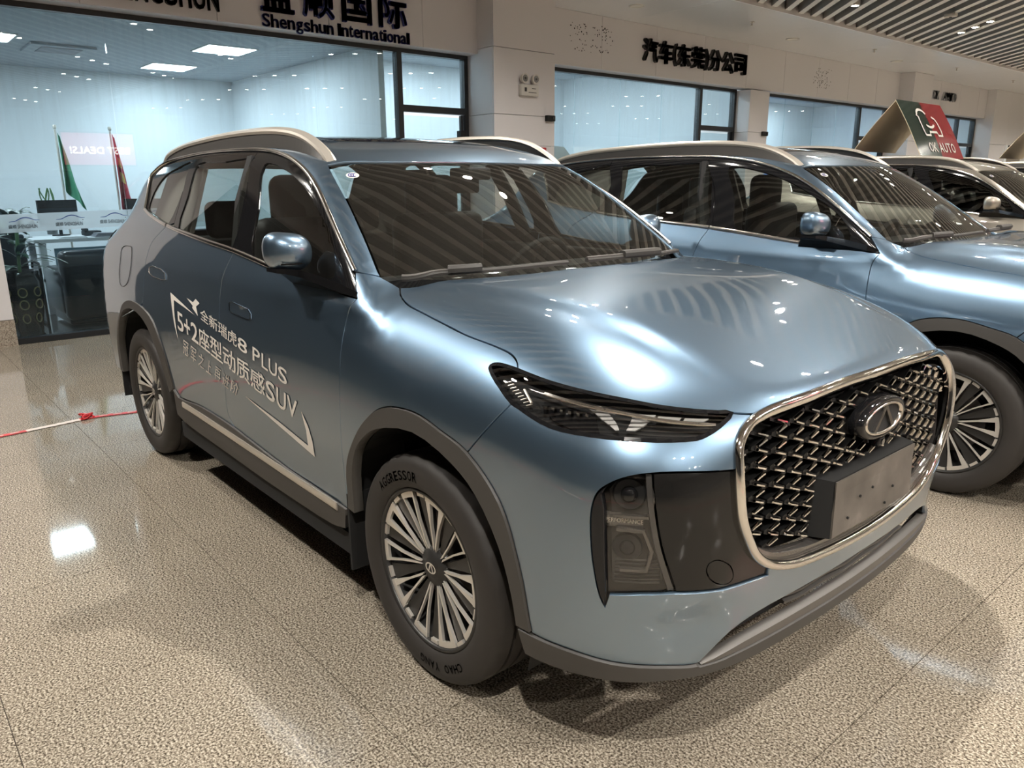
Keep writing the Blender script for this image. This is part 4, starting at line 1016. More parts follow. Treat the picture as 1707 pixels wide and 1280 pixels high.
pillar(-2.1,-.95,-5.40,(.25,1.95,3.07))
header(-9,4.54,-5.22,-8.80)
pillar(4.54,5.61,-4.90)
header(5.61,16.72,-5.22,6.86)
pillar(10.67,11.30,-5.15,(.25,2.33,3.05))
pillar(16.72,17.75,-4.90)
header(17.75,22.1,-5.22)
for p,q in zip(ys(22.1,34,1.2),ys(22.1,34,1.2)[1:]):
    for a,b in ((.25,1.2),(1.2,2.4),(2.4,3.80)):
        if 23.2<p<24.4 and b<=2.4 and b>1.3: continue
        panel(-5.0,p,q,a,b,M_wallw)
box('stone_plinth',-5.2,-4.99,22.1,34,0,.247,M_base,WB)
box('return_panel',-5.5,-5.03,22.1,22.13,.25,3.80,M_wallw,WB)
w5=box('window_5',-5.50,-5.40,-6.0,-2.1,3.0,3.07,M_frame); tag(w5,kind='structure')
for p_,q_ in ((-6.0,-4.75),(-4.75,-3.5),(-3.5,-2.1)): box('dark_pane',-5.47,-5.45,p_+.02,q_-.02,.06,3.0,M_gloss,w5)
box('sill_rail',-5.50,-5.40,-6.0,-2.1,0,.06,M_frame,w5); box('backing',-5.56,-5.475,-6.0,-2.1,.0,3.0,M_gloss,w5)

def win(n,a,b,mull,panes,door=None):
    w=box('window_%d'%n,GX-.05,GX+.05,a,b,3.02,3.08,M_frame); tag(w,kind='structure')
    box('sill_rail',GX-.05,GX+.05,a,b,0,.055,M_frame,w)
    box('jamb',GX-.05,GX+.05,b-.06,b,.055,3.02,M_frame,w)
    if a>0: box('jamb',GX-.05,GX+.05,a,a+.04,.055,3.02,M_frame,w)
    e=[a]+list(panes)+[mull]
    for p,q in zip(e,e[1:]): box('glass_pane',GX-.006,GX+.006,p+.002,q-.002,.055,3.02,M_pane,w)
    box('mullion',GX-.05,GX+.05,mull,mull+.07,.055,3.02,M_frame,w)
    box('transom',GX-.05,GX+.05,mull+.07,b-.06,2.34,2.42,M_frame,w)
    box('fanlight_pane',GX-.006,GX+.006,mull+.07,b-.06,2.42,3.02,M_pane,w)
    dl=box('door_leaf_pane',GX-.006,GX+.006,mull+.11,b-.11,.10,2.30,M_pane,w)
    box('door_stile',GX-.02,GX+.02,b-.11,b-.075,.06,2.33,M_frame,w); box('door_closer',GX-.02,GX+.07,b-.15,b-.07,1.98,2.14,M_black,w)
    return w
win(1,-.95,4.54,3.45,(.185,1.27,2.36))
win(2,5.61,10.67,9.58,(6.57,7.58,8.60))
win(3,11.30,16.72,15.4,(12.4,13.5,14.45))
win(4,17.75,22.10,20.9,(18.8,19.9))
# frosted band with the repeated shop mark on the first window
V=[];F_=[]; x=GX+.0075
fb=obj('frosted_band',[(x,-.95,1.045),(x,.183,1.075),(x,.183,1.235),(x,-.95,1.215)],[(0,1,2,3)],M_frost,bpy.data.objects['window_1'])
fb2=obj('frosted_band',[(x,.187,1.075),(x,1.268,1.10),(x,1.268,1.26),(x,.187,1.235)],[(0,1,2,3)],fb.data.materials[0],bpy.data.objects['window_1'])
M_markb=mat('blue_print',(.05,.09,.30),.5); M_markg=mat('grey_print',(.16,.16,.18),.5)
for i in range(4):
    ya=-.86+i*.39; zb=1.085+i*.010; xx=x+.0015
    for body,y_,w_,m_ in (('盛顺',ya,.065,M_markg),('SHENGSHUN',ya+.075,.16,M_markg)):
        v2,ff,_=text2d(body,.014); obj('band_lettering',[(xx,y_+a*w_,zb+b*.036) for a,b in v2],ff,m_,fb)
    pts=[Vector((xx,ya+.01+s*.25,zb+.06+.028*math.sin(max(0,min(1,(s-.2)/.65))*math.pi)+.012*s)) for s in np.linspace(0,1,18)]
    v=[];f=[]
    for k_,p in enumerate(pts):
        t=.004+.006*math.sin(math.pi*k_/17); v+=[p,p+Vector((0,0,t))]
    obj('band_mark',v,[(2*k_,2*k_+2,2*k_+3,2*k_+1) for k_ in range(17)],M_markb,fb)
    obj('band_mark',[(xx,ya+.235,zb+.05),(xx,ya+.245,zb+.05),(xx,ya+.245,zb+.058),(xx,ya+.235,zb+.058)],[(0,1,2,3)],M_markg,fb)

# ceiling: aluminium soffit along the shop fronts, slatted baffles at 45 degrees over the hall
CE=box('ceiling',-5.6,16,-16,34,4.55,4.7,M_void); tag(CE,kind='structure')
r=ys(-16,34,2.65,-15.0+1.19)
for p,q in zip(r,r[1:]): box('soffit_panel',-5.45,-3.42,p+.002,q-.002,3.80,3.84,M_soffit,CE)
box('soffit_edge',-3.42,-3.39,-16,34,3.79,4.0,M_wall,CE)
sq=math.sqrt(.5); pitch=.354; n=0; xa,xb=-3.40,15.5; YS=4.4
def slats(sg,ya,yb):
    # herringbone: lines x+sg*y=s run along (1,-sg); clipped to one bay of the hall
    global n
    c0=min(xa+sg*ya,xa+sg*yb); c1=max(xb+sg*ya,xb+sg*yb)
    for s in np.arange(math.floor(c0/pitch)*pitch+.055,c1,pitch):
        xs_=sorted(((s-sg*ya),(s-sg*yb))); lo=max(xa,xs_[0]); hi=min(xb,xs_[1])
        if hi-lo<.3: continue
        P=Vector((lo,(s-lo)*sg,0)); Q=Vector((hi,(s-hi)*sg,0)); w=Vector((sq,sq*sg,0))*.045
        if sg<0: P,Q=Q,P
        v=[P-w+Vector((0,0,3.83)),Q-w+Vector((0,0,3.83)),Q+w+Vector((0,0,3.83)),P+w+Vector((0,0,3.83))]; v+=[a_+Vector((0,0,.15)) for a_ in v]
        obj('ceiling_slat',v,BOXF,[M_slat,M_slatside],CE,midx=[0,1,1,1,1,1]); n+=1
slats(1,YS+.06,33.5); slats(-1,-6.0,YS-.06)
box('ceiling_rail',-3.39,15.5,YS-.05,YS+.05,3.82,4.0,M_slat,CE)
print('slats',n)
# triple downlights between the slats
def slatgap(y_at,x_at):
    sg=1 if y_at>YS else -1; s=x_at+sg*y_at; k=round((s-.055-pitch/2)/pitch); return sg,k*pitch+pitch/2+.055
first=None; nl=0
DIM={(3.5,-2.5):1.35,(5.2,.4):1.3,(-.75,1.85):.22,(1.4,3.9):.22,(-.30,5.9):.3,(-.5,9.4):.5,(1.3,8.2):.5,(3.6,2.2):.5,(3.5,6.0):.6,(-2.3,4.2):.9}
LAMPS=[(-2.16,12.33),(-2.3,8.95),(-2.2,15.8),(-2.2,19.3),(-2.2,22.8),(-2.2,26.3),(-.75,1.85),(-.30,5.9),(-2.3,4.2),(-.6,-2.55),(3.5,-2.5),(1.35,.40),(1.4,3.9),(-.5,9.4),(1.3,8.2),(3.6,2.2),(3.5,6.0),(1.3,12.0),(3.5,10.0),(1.2,16.0),(3.5,14.0),(1.2,20.),(3.5,18.),(1.2,24.),(3.5,23.)]
LAMPS+=[(5.2,.4),(5.0,4.0),(5.0,8.0),(-3.0,-1.7),(5.0,12.),(5.0,16.)]  # lamps added to fill the shadow before the car and lift the floor
LAMPS+=[(x_,y_) for x_ in (6.4,9.6,12.8) for y_ in (-1.5,2.5,6.5,10.5,14.5,18.5,22.5)]  # rows added out of view for ambient light
for x_,y_ in LAMPS:
    if True:
        sg,s=slatgap(y_,x_); dx=x_+(s-x_-sg*y_)/2; dy=(s-dx)*sg
        t=empty('triple_downlight',(dx,dy,3.84)); nl+=1
        tag(t,{(-2.16,12.33):'lit triple spotlight between the ceiling slats near the top right corner',(-2.3,8.95):'lit spotlight between the slats cut by the top picture edge'}.get((x_,y_),'triple spotlight between slats over the hall, unseen, one of a set partly added as fill'),'ceiling light','triple downlights between the ceiling slats')
        for k_ in (-1,0,1):
            a=Vector((sq,-sq*sg,0))*.46*k_
            MB().tube([a+Vector((0,0,.12)),a+Vector((0,0,.0)),a+Vector((0,0,-.006))],[.062,.066,.060],14).out('lamp_can',M_lampwhite,t)
            MB().disc(a+Vector((0,0,-.0075)),(0,0,-1),.045,.001,14).out('lamp_glow',M_led,t)
        ld=bpy.data.lights.new('downlight_beam','SPOT'); ld.energy=SPOT_W*DIM.get((x_,y_),1.0); ld.color=WARM; ld.spot_size=math.radians(156); ld.spot_blend=.8; ld.shadow_soft_size=.05
        lo_=bpy.data.objects.new('downlight_beam',ld); lo_.location=(dx,dy,3.82); COL.objects.link(lo_)
print('triples',nl)
# soffit fittings
for i,(y_,lab) in enumerate(((6.73,'white round soffit downlight, switched off, nearest the pillar with the emergency light'),(10.76,'white round soffit downlight, switched off, above the black sign'),(14.75,'white round soffit downlight, switched off, farthest along the soffit'))):
    t=empty('soffit_downlight',(-4.46,y_,3.80)); tag(t,lab,'ceiling light','switched-off soffit downlights')
    v,f=lathe([(.0,-.004),(.085,-.004),(.10,-.012),(.112,-.006),(.112,.0)],28,'z'); obj('trim_ring',v,f,M_lampwhite,t,smooth=True)
    MB().disc((0,0,-.005),(0,0,-1),.084,.0015,24).out('diffuser',mat('opal_diffuser',(.9,.86,.78),.3),t)
for y_,lab in ((4.9,'sprinkler head hanging from the soffit at the top edge beside the first pillar'),(8.94,'sprinkler head on the soffit in front of the black sign'),(12.96,'sprinkler head on the soffit above the third window'),(16.8,'sprinkler head on the soffit near the far pillar'),(20.3,'farthest sprinkler head visible on the soffit')):
    t=empty('sprinkler',(-4.08,y_,3.80)); tag(t,lab,'sprinkler','sprinkler heads on the soffit')
    MB().disc((0,0,0),(0,0,-1),.035,.008,14).out('rose',M_silver,t); MB().tube([(0,0,-.008),(0,0,-.05)],.010,8).out('stem',M_silver,t); MB().disc((0,0,-.05),(0,0,-1),.022,.004,12).out('deflector',M_silver,t)
t=empty('smoke_detector',(-1.95,10.75,3.79)); tag(t,'white square detector box hanging between ceiling slats','detector')
rbox('detector_body',0,0,0,.16,.10,.05,.012,M_lampwhite,t); MB().disc((0,0,-.025),(0,0,-1),.02,.008,12).out('detector_eye',M_clad,t)

# hall surround behind the viewer
def st(nm,*a,m=M_hall): tag(box(nm,*a,m),kind='structure')
st('wall_left',-5.2,16,-6.2,-6.0,0,4.6,m=M_darkwall); st('wall_right',-5.6,16,34,34.2,0,4.6,m=M_wallw); st('wall_front',16,16.2,-16.2,34.2,0,4.6)  # left wall unseen, set near and dark to keep door reflections dark

# office behind the glass
st('wall_office_back',-10.3,-10.2,-6,34,0,3.78,m=M_office)
def offroom(a,b,zc):
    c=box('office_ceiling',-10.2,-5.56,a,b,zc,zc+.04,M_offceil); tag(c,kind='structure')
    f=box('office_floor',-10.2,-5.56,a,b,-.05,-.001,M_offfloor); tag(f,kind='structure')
offroom(-5,3.3,3.10); offroom(3.3,11.0,3.7); offroom(11.0,22.1,3.7)
for y_ in (-5.1,3.3,11.0,22.1): st('wall_partition',-10.2,-5.56,y_-.04,y_+.04,0,3.70,m=M_office)
LEDS=[(-7.07,1.97,'bright square ceiling panel in the office, the right one of the pair'),(-9.0,1.9,'bright square ceiling panel in the office, the farther of the pair'),(-7.75,-.50,'bright square ceiling panel in the office at the left picture edge'),(-6.5,-2.4,None),(-9.2,-2.6,None)]+[(x,y,None) for x in (-6.8,-8.9) for y in (4.4,6.6,8.8,12.2,14.6,17.0,19.4)]
for x_,y_,lab in LEDS:
    zl=3.09 if y_<3.3 else 3.69; t=empty('led_panel',(x_,y_,zl)); tag(t,lab or 'square ceiling panel hidden above the shop windows, lighting an office','ceiling light',None if lab else 'office ceiling panels further along')
    box('panel_frame',-.31,.31,-.31,.31,0,.01,M_lampwhite,t); box('diffuser',-.29,.29,-.29,.29,-.004,-.0005,M_ledp,t)
    ld=bpy.data.lights.new('panel_light','AREA'); ld.energy=(34 if y_<3.3 else 34); ld.color=(.88,.95,1.0); ld.size=.55; o=bpy.data.objects.new('panel_light',ld); o.location=(x_,y_,zl-.02); COL.objects.link(o)
t=empty('ceiling_cassette',(-8.2,.35,3.09)); tag(t,'grey square air conditioner grille in the office ceiling','air conditioner')
box('cassette_frame',-.35,.35,-.35,.35,-.02,.005,M_offceil,t); box('intake_grille',-.22,.22,-.22,.22,-.026,-.02,M_markg,t)

# ------------------------------------------------------------------ signs
X=-5.22
def sign(nm,label,m,items,depth=.035):
    t=empty(nm,(0,0,0)); t['label']=label; t['category']='sign'
    for ch,y_,w_,z_,h_,b in items: solid_letter('letter',ch,m,(X+.002,y_,z_),(0,1,0),(0,0,1),w_,h_,depth,t,b)
    return t
items=[]; y_=1.66
word='Shengshun International'
adv=dict(S=.62,h=.58,e=.56,n=.58,g=.58,s=.52,u=.58,I=.27,t=.36,r=.39,a=.55,o=.58,i=.27,l=.27); tot=sum(adv.get(c,.30) for c in word); sc=1.84/tot
for ch in word:
    w_=adv.get(ch,.30)*sc
    if ch!=' ':
        H0=.128 ; base=3.075
        h_=H0 if ch in 'ShIltdi' else H0*.74; z_=base
        if ch=='g': h_=H0*1.0; z_=base-H0*.27
        if ch=='t': h_=H0*.93
        items.append((ch,y_+w_*.07,w_*.86,z_,h_,.012))
    y_+=w_
sign('shop_sign','navy blue raised lettering Shengshun International above the first window','a') if False else None
sign('english_shop_sign','navy blue latin lettering on the panel above the first window',M_signblue,items,.02)
sign('chinese_shop_sign','large navy blue Chinese characters cut off by the top picture edge',M_signblue,[(c,1.66+i*.475,.37,3.225,.42,.014) for i,c in enumerate('盛顺国际')],.04)
items=[]
for i,c in enumerate('SHENGSHUN'): items.append((c,.02+i*.136,.112,3.155,.23,.016))
sign('latin_name_sign','black slanted latin lettering at the top left picture edge',M_signblk,items,.03)
items=[]; chars='汽车(东莞)分公司'; wd=dict({'(':.12,')':.12}); y_=7.74; unit=2.80/(7+.45)
for c in chars:
    w_=unit*(.24 if c in '()' else 1.0); items.append((c,y_+w_*.04,w_*.92,3.27+(0 if c not in '()' else -.01),.335,.022)); y_+=w_
sign('branch_sign','black raised Chinese lettering on the panel above the second window',M_signblk,items,.05)
items=[(c,18.45+i*.21,.18,3.36,.20,.02) for i,c in enumerate('OK AUTO') if c!=' ']
sign('grey_wall_sign','small pale grey lettering on the far wall panel beside the far pillar',M_signgrey,items,.05)
# screw holes left by removed letters
def holes(label,a,b,n,z0,z1,seed):
    r_=random.Random(seed); mb=MB()
    cl=[(r_.uniform(a,b)) for _ in range(5)]
    for i in range(n):
        y_=r_.choice(cl)+r_.uniform(-.16,.16); z_=r_.uniform(z0,z1); y_=min(max(y_,a),b); rr=r_.uniform(.005,.011)
        mb.disc((X+.0005,y_,z_),(1,0,0),rr,.002,8)
    o=mb.out('screw_holes',M_signblk,WB); o['kind']='stuff'
holes('',6.0,7.5,90,3.28,3.66,3); holes('',12.1,13.6,80,3.25,3.62,5)

# emergency light, door contacts, red notice
t=empty('emergency_light',(-4.90,5.11,2.64)); tag(t,'cream twin-head emergency light box on the grey pillar','emergency light')
rbox('lamp_box',.03,0,0,.06,.31,.14,.012,M_lampwhite,t)
for s in (-.10,.09):
    hd_=MB().tube([(.03,s,.14),(.075,s,.14)],[.055,.062],20).out('lamp_head',M_lampwhite,t,False); MB().disc((.076,s,.14),(1,0,0),.043,.004,18).out('lamp_lens',M_crystal,hd_); MB().disc((.081,s,.14),(1,0,0),.012,.004,10).out('bulb',M_clad,hd_)
box('label_mark',.0605,.062,-.10,-.06,-.02,.03,M_clad,t); box('label_mark',.0605,.062,.03,.10,.018,.026,M_clad,t); box('label_mark',.0605,.062,-.03,.11,-.032,-.024,M_clad,t)
for y_,x_,lab in ((5.5,-4.90,'small black camera box on the pillar edge beside the second window'),(11.18,-5.15,'small black camera box on the pillar beside the third window')):
    t=empty('wall_sensor',(x_,y_,2.31)); tag(t,lab,'sensor','small black wall sensors'); rbox('sensor_body',.03,0,0,.06,.15,.075,.01,M_black,t); MB().disc((.06,.03,0),(1,0,0),.02,.01,12).out('sensor_eye',M_gloss,t)
t=empty('fire_notice',(-4.898,5.28,1.86)); tag(t,'red notice plate low on the pillar behind the roof','notice'); box('notice_plate',0,.008,-.17,.17,-.15,.07,M_red,t); box('notice_print',.008,.0095,-.10,.10,-.01,.03,M_white,t)

# ------------------------------------------------------------------ office things
def flag(nm,label,x_,y_,cols,seed,LN_=.95):
    t=empty(nm,(x_,y_,0)); tag(t,label,'flag','flags on poles in the office')
    MB().tube([(0,0,0),(0,0,.06)],.16,16).out('base',M_silver,t); MB().tube([(0,0,.05),(0,0,2.16)],.014,8).out('pole',M_silver,t); rbox('finial',0,0,2.19,.04,.04,.05,.012,M_silver,t)
    r_=random.Random(seed); n,mm=16,12; v=[];f=[]
    for i in range(n+1):
        s=i/n
        for j in range(mm+1):
            u=j/mm; wdt=.03+.30*s**1.2*(1-.35*max(0,s-.75)*4*.5)
            v.append((.05*math.sin(u*9+s*3)*(.3+s),.02+u*wdt*(.75+.08*math.sin(s*7)),2.12-.05*u-s*(LN_+.2*u)))
    for i in range(n):
        for j in range(mm): f.append((i*(mm+1)+j,i*(mm+1)+j+1,(i+1)*(mm+1)+j+1,(i+1)*(mm+1)+j))
    mi=[(0 if (len(cols)<2 or not(3<=k//mm<=9 and (k%mm) in (5,6,7) and (k//mm)%3!=0)) else 1) for k in range(n*mm)]
    o=obj('flag_cloth',v,f,cols,t,smooth=True,midx=mi)
    return t
flag('green_flag','green cloth flag drooping from a pole in the office',-8.4,.22,[mat('green_cloth',(.05,.24,.13),.8)],1,.72)
flag('red_flag','red cloth flag with yellow marks drooping from a pole in the office',-8.4,.86,[mat('red_cloth',(.36,.03,.05),.8),mat('yellow_cloth',(.6,.5,.12),.8)],2)
# sofa seen from behind
t=empty('sofa',(-6.25,.50,0)); tag(t,'black leather sofa with its back against the shop glass','sofa')
M_leather=mat('black_leather',(.012,.012,.013),.28)
rbox('back_cushion',.10,0,.44,.24,1.75,.74,.07,M_leather,t); rbox('seat_cushion',-.38,0,.33,.75,1.5,.22,.06,M_leather,t); rbox('base',-.25,0,.12,.8,1.7,.2,.03,M_leather,t)
for s in (-.80,.80): rbox('armrest',-.30,s,.36,.85,.18,.48,.06,M_leather,t)
# office chair
t=empty('visitor_chair',(-6.62,-.76,0)); tag(t,'black visitor chair with looped metal arms beside the sofa','chair')
rbox('seat',0,0,.46,.46,.46,.07,.03,M_leather,t); rbox('backrest',-.24,0,.75,.06,.44,.42,.025,M_leather,t)
for s in (-.25,.25):
    MB().tube([(.22,s,0),(.22,s,.62),(.16,s,.67),(-.18,s,.67),(-.23,s,.60)],.013,8).out('arm_frame',M_black,t); MB().tube([(.22,s,.015),(-.26,s,.015)],.013,8).out('leg',M_black,t)
# desk with partition
t=empty('desk',(-7.6,.55,0)); tag(t,'white office desk with grey-blue modesty panel behind the sofa','desk')
M_deskw=mat('white_desk_laminate',(.62,.64,.65),.35); M_deskb=mat('blue_grey_panel',(.14,.24,.30),.5)
box('worktop',-.4,.4,-.95,1.4,.83,.87,M_deskw,t); box('modesty_panel',.34,.36,-.75,1.2,.42,.76,M_deskb,t); box('rail',.33,.38,-.9,1.35,.38,.42,M_deskw,t)
for y_ in (-.90,.2,1.3): box('leg',.30,.38,y_,y_+.07,0,.83,M_deskw,t); 
for y_ in (-.90,1.3): box('leg',-.38,-.30,y_,y_+.07,0,.83,M_deskw,t)
for x_,y_,rz,lab in ((-7.9,.02,.4,'black flat monitor standing on the desk beside the bamboo'),(-7.8,1.02,-.5,'black monitor turned sideways at the right end of the desk')):
    t=empty('monitor',(x_,y_,.87),rz); tag(t,lab,'monitor','monitors on the office desk'); MB().disc((0,0,0),(0,0,1),.10,.012,16).out('foot',M_black,t); MB().tube([(0,0,.01),(0,0,.18)],.02,8).out('stem',M_black,t); box('screen',-.015,.015,-.25,.25,.12,.43,M_gloss,t)
for i,(y_,w_,h_,lab) in enumerate(((.02,.30,.02,'white sheaf of papers on the left of the desk'),(.42,.34,.045,'grey stack of folders in the middle of the desk'),(.78,.36,.03,'white paper pile on the right of the desk'))):
    t=empty('paper_stack',(-7.35,y_,.87)); tag(t,lab,'papers','papers on the office desk')
    for k_ in range(3): box('sheet',-.12+.01*k_,.12,-w_/2+.015*k_,w_/2-.01*k_,h_*k_/3,h_*(k_+1)/3-.001,(M_deskw if i!=1 else M_markg),t)
t=empty('tablet_stand',(-7.62,.30,.87)); tag(t,'small black desk phone on the desk','phone'); rbox('phone_body',0,0,.03,.16,.2,.06,.015,M_black,t); rbox('handset',0,-.07,.075,.17,.05,.035,.012,M_black,t)
# plants
def leafy(par,n,h0,h1,spread,L,wd,m_,seed,droop=.5):
    r_=random.Random(seed)
    for i in range(n):
        a=r_.uniform(0,2*math.pi); el=r_.uniform(.3,1.2); b=Vector((0,0,r_.uniform(h0,h1))); d=Vector((math.cos(a)*math.cos(el),math.sin(a)*math.cos(el),math.sin(el))); s_=Vector((-math.sin(a),math.cos(a),0)); l=L*r_.uniform(.7,1.2); v=[];f=[]
        for k_ in range(7):
            u=k_/6; c=b+d*(l*u)+Vector((0,0,-droop*l*u*u)); w_=wd*math.sin(math.pi*min(.98,.08+u*.9))
            v+=[c-s_*w_,c+Vector((0,0,.006)),c+s_*w_]
        for k_ in range(6): f+=[(3*k_,3*k_+1,3*k_+4,3*k_+3),(3*k_+1,3*k_+2,3*k_+5,3*k_+4)]
        obj('leaf',v,f,m_,par,smooth=True)
M_leaf=mat('dark_green_leaf',(.020,.060,.030),.4); M_leaf2=mat('green_leaf',(.07,.16,.05),.45); M_pot=mat('black_glazed_pot',(.014,.013,.012),.15); M_potm=mat('gold_pot_motif',(.16,.13,.05),.4)
t=empty('potted_plant',(-5.86,-.78,0)); tag(t,'tall leafy plant in a patterned black vase inside the glass','plant')
v,f=lathe([(.0,.0),(.15,.0),(.13,.03),(.15,.18),(.185,.42),(.19,.56),(.16,.62),(.17,.66),(.15,.66),(.14,.6),(.0,.58)],32,'z'); V_=obj('vase',v,f,M_pot,t,smooth=True)
for zc in (.20,.34,.46):
    for k_ in range(3):
        a=-.9+k_*.75; rr=.158 if zc<.3 else .190
        P=[Vector((rr*math.cos(a+w2*.2),rr*math.sin(a+w2*.2),zc+.045*math.sin(q))) for w2,q in ((math.cos(q),q) for q in np.linspace(0,2*math.pi,13))]
        MB().tube(P,.006,5,False).out('vase_motif',M_potm,V_)
MB().tube([(0,0,.58),(.02,.02,.9),(.0,.05,1.2)],.016,8).out('stem',M_leaf2,t); leafy(t,34,.66,1.2,.3,.42,.035,M_leaf,4)
t=empty('desk_plant',(-8.0,-.62,.87)); tag(t,'broad dark leafy plant on the office desk at the left picture edge','plant'); v,f=lathe([(0,0),(.08,0),(.11,.16),(.09,.16),(0,.14)],20,'z'); obj('pot',v,f,M_pot,t,smooth=True); leafy(t,26,.14,.24,.3,.34,.05,M_leaf2,9,.7)
t=empty('lucky_bamboo',(-8.3,.0,.87)); tag(t,'curly bamboo stems in a white vase on the desk','plant'); v,f=lathe([(0,0),(.06,0),(.065,.2),(.055,.2),(0,.18)],20,'z'); obj('vase',v,f,M_deskw,t,smooth=True)
r_=random.Random(3)
for k_ in range(7):
    a=r_.uniform(0,6.28); P=[(.03*math.cos(a)+.012*math.sin(z*9+a)*z*4,.03*math.sin(a)+.04*math.sin(z*12+k_)*z*2+ (k_-3)*.03*z*2,.15+z) for z in np.linspace(0,.42,12)]; MB().tube(P,.008,6).out('stem',M_leaf2,t)
# blue screen in the office further on
t=empty('wall_screen',(-10.17,17.2,1.95)); tag(t,'bluish screen panel with printed pictures inside the third window','screen'); box('panel',0,.03,-3.0,3.0,-.9,.35,mat('blue_screen',(.20,.30,.75),.4,emit=(.35,.45,1.0),es=.5),t)
for k_ in range(4): box('picture',.03,.035,-2.2+k_*1.15,-1.7+k_*1.15,-.05,.22,M_markg,t)
t=empty('white_board',(-7.0,7.6,0)); tag(t,'tilted white board edge inside the second window','board'); obj('board',[(0,-.1,1.86),(0,.5,1.86),(0,.25,2.07),(0,-.1,2.09),(-.04,-.1,1.86),(-.04,.5,1.86),(-.04,.25,2.07),(-.04,-.1,2.09)],[(0,1,2,3),(7,6,5,4),(0,4,5,1),(1,5,6,2),(2,6,7,3),(3,7,4,0)],M_white,t); MB().tube([(-.02,.1,0),(-.02,.1,1.87)],.02,8).out('post',M_silver,t)
# far wall doorway
t=empty('switch_cabinet',(-5.0,24.0,1.85)); tag(t,'small recessed cabinet in the far white wall','cabinet'); box('cabinet_box',-.1,.02,-.6,.6,-.5,.5,mat('cabinet_brown',(.25,.22,.18),.5),t); box('cabinet_frame',.0,.03,-.75,-.55,-.55,.55,M_office,t)

# ------------------------------------------------------------------ barrier tape on the floor
TP=[(-2.26,.4),(-2.26,-.60),(-2.30,-.80),(-2.345,-1.0),(-2.325,-1.2),(-2.29,-1.53),(-2.25,-2.2),(-2.2,-3.2),(-1.5,-3.45),(.5,-3.5),(2.6,-3.5),(4.5,-3.3),(4.7,-1.2),(4.6,1.5),(4.7,4.5)]
M_tr=mat('red_tape',(.60,.035,.04),.35); M_tw=mat('white_tape',(.70,.60,.52),.4)
L=sm([(a,b,.002) for a,b in TP],10); V=[];F_=[];MI=[]; acc=0
for i,p in enumerate(L):
    a=np.array(L[min(i+1,len(L)-1)])-np.array(L[max(i-1,0)]); a/=np.linalg.norm(a); w=np.array([-a[1],a[0],0])*.024; z=.0015+.0015*math.sin(i*1.7)**2
    V+=[np.array(p)-w+[0,0,z],np.array(p)+w+[0,0,z]]
    if i: F_.append((2*i-2,2*i-1,2*i+1,2*i)); MI.append(0)
d=np.array(L); seg=np.linalg.norm(np.diff(d,axis=0),axis=1); cum=np.concatenate([[0],np.cumsum(seg)])
MI=[1 if (1.48<cum[i]<1.78 or 4.2<cum[i]<4.6 or 7<cum[i]<7.5) else 0 for i in range(len(F_))]
tp=obj('barrier_tape',V,F_,[M_tr,M_tw],midx=MI); tag(tp,'red and white barrier tape stretched along the floor behind the rear wheel','tape')
for s_ in np.arange(.5,cum[-1]-.3,.085):
    if 1.44<s_<1.80: continue
    i=int(np.searchsorted(cum,s_))-1; f_=(s_-cum[i])/seg[i]; c=d[i]*(1-f_)+d[i+1]*f_; a=(d[i+1]-d[i])/seg[i]; w=np.array([-a[1],a[0],0])
    if s_>4: break
    obj('tape_print',[c-a*.025-w*.007+[0,0,.0042],c+a*.025-w*.007+[0,0,.0042],c+a*.025+w*.007+[0,0,.0042],c-a*.025+w*.007+[0,0,.0042]],[(0,1,2,3)],M_tw,tp)
t=empty('tape_scrap',(-2.37,-1.03,0)); tag(t,'crumpled knot of red tape lying on the floor','tape scrap')
mb=MB(); r_=random.Random(8)
for k_ in range(4):
    P=[(.03*math.sin(k_+u*5)+.02*k_-.03,.035*math.cos(k_*2+u*4),.004+.022*abs(math.sin(u*3+k_))) for u in np.linspace(0,1.5,10)]; mb.tube(P,.006,5)
mb.out('knot',M_tr,t)

# hanging display screen behind the viewer, mirrored in the office glass
t=empty('display_screen',(5.0,2.5,2.22)); tag(t,'glowing red promotional screen hanging in the hall, mirrored in the office glass','screen')
box('screen_case',.0,.06,-.73,.75,-.36,.36,M_black,t); box('screen_face',-.006,0,-.70,.72,-.33,.33,mat('red_screen',(.3,.02,.04),.4,emit=(1.0,.16,.20),es=2.2),t)
M_scr=mat('white_screen_text',(.8,.8,.8),.4,emit=(1.0,.85,.75),es=3.0)
v2,ff,_=text2d('BEST DEALS!',.02); obj('screen_lettering',[(-.008,.62-a*1.19,-.10+b*.15) for a,b in v2],[q[::-1] for q in ff],M_scr,t)
for y_ in (-.6,.6): MB().tube([(.03,y_,.36),(.03,y_,1.6)],.012,6).out('hanger',M_silver,t)

# ------------------------------------------------------------------ cars
import time; t0=time.time()
car=build_car('car'); tag(car,'blue metallic SUV in front with white lettering on its doors','car')
print('car built',time.time()-t0)
SKIP={'door_letter','door_graphic'}
def dup(src,name,loc,rz,label,pm=None,skip=(),deep=True,sg=None):
    r=src.copy(); COL.objects.link(r); r.name=name; r.location=loc; r.rotation_euler=(0,0,rz); r['label']=label
    base=lambda o:o.name.split('.')[0]
    def rec(a,b,lv):
        for ch in list(a.children):
            if base(ch) in SKIP or base(ch) in skip: continue
            if lv==2 and base(ch) in ('grille_stud','sidewall_letter','grille_lattice'): continue
            c=ch.copy(); COL.objects.link(c); c.parent=b; c.matrix_parent_inverse=ch.matrix_parent_inverse
            if pm and c.type=='MESH':
                for k_,s_ in enumerate(c.material_slots):
                    if s_.material in pm: 
                        n_=pm[s_.material]; s_.link='OBJECT'; s_.material=n_
            rec(ch,c,lv+1)
    rec(src,r,1); return r
c2=dup(car,'car',(.395,2.634,0),.041,'blue metallic SUV parked second, plain doors, beside the lettered one')
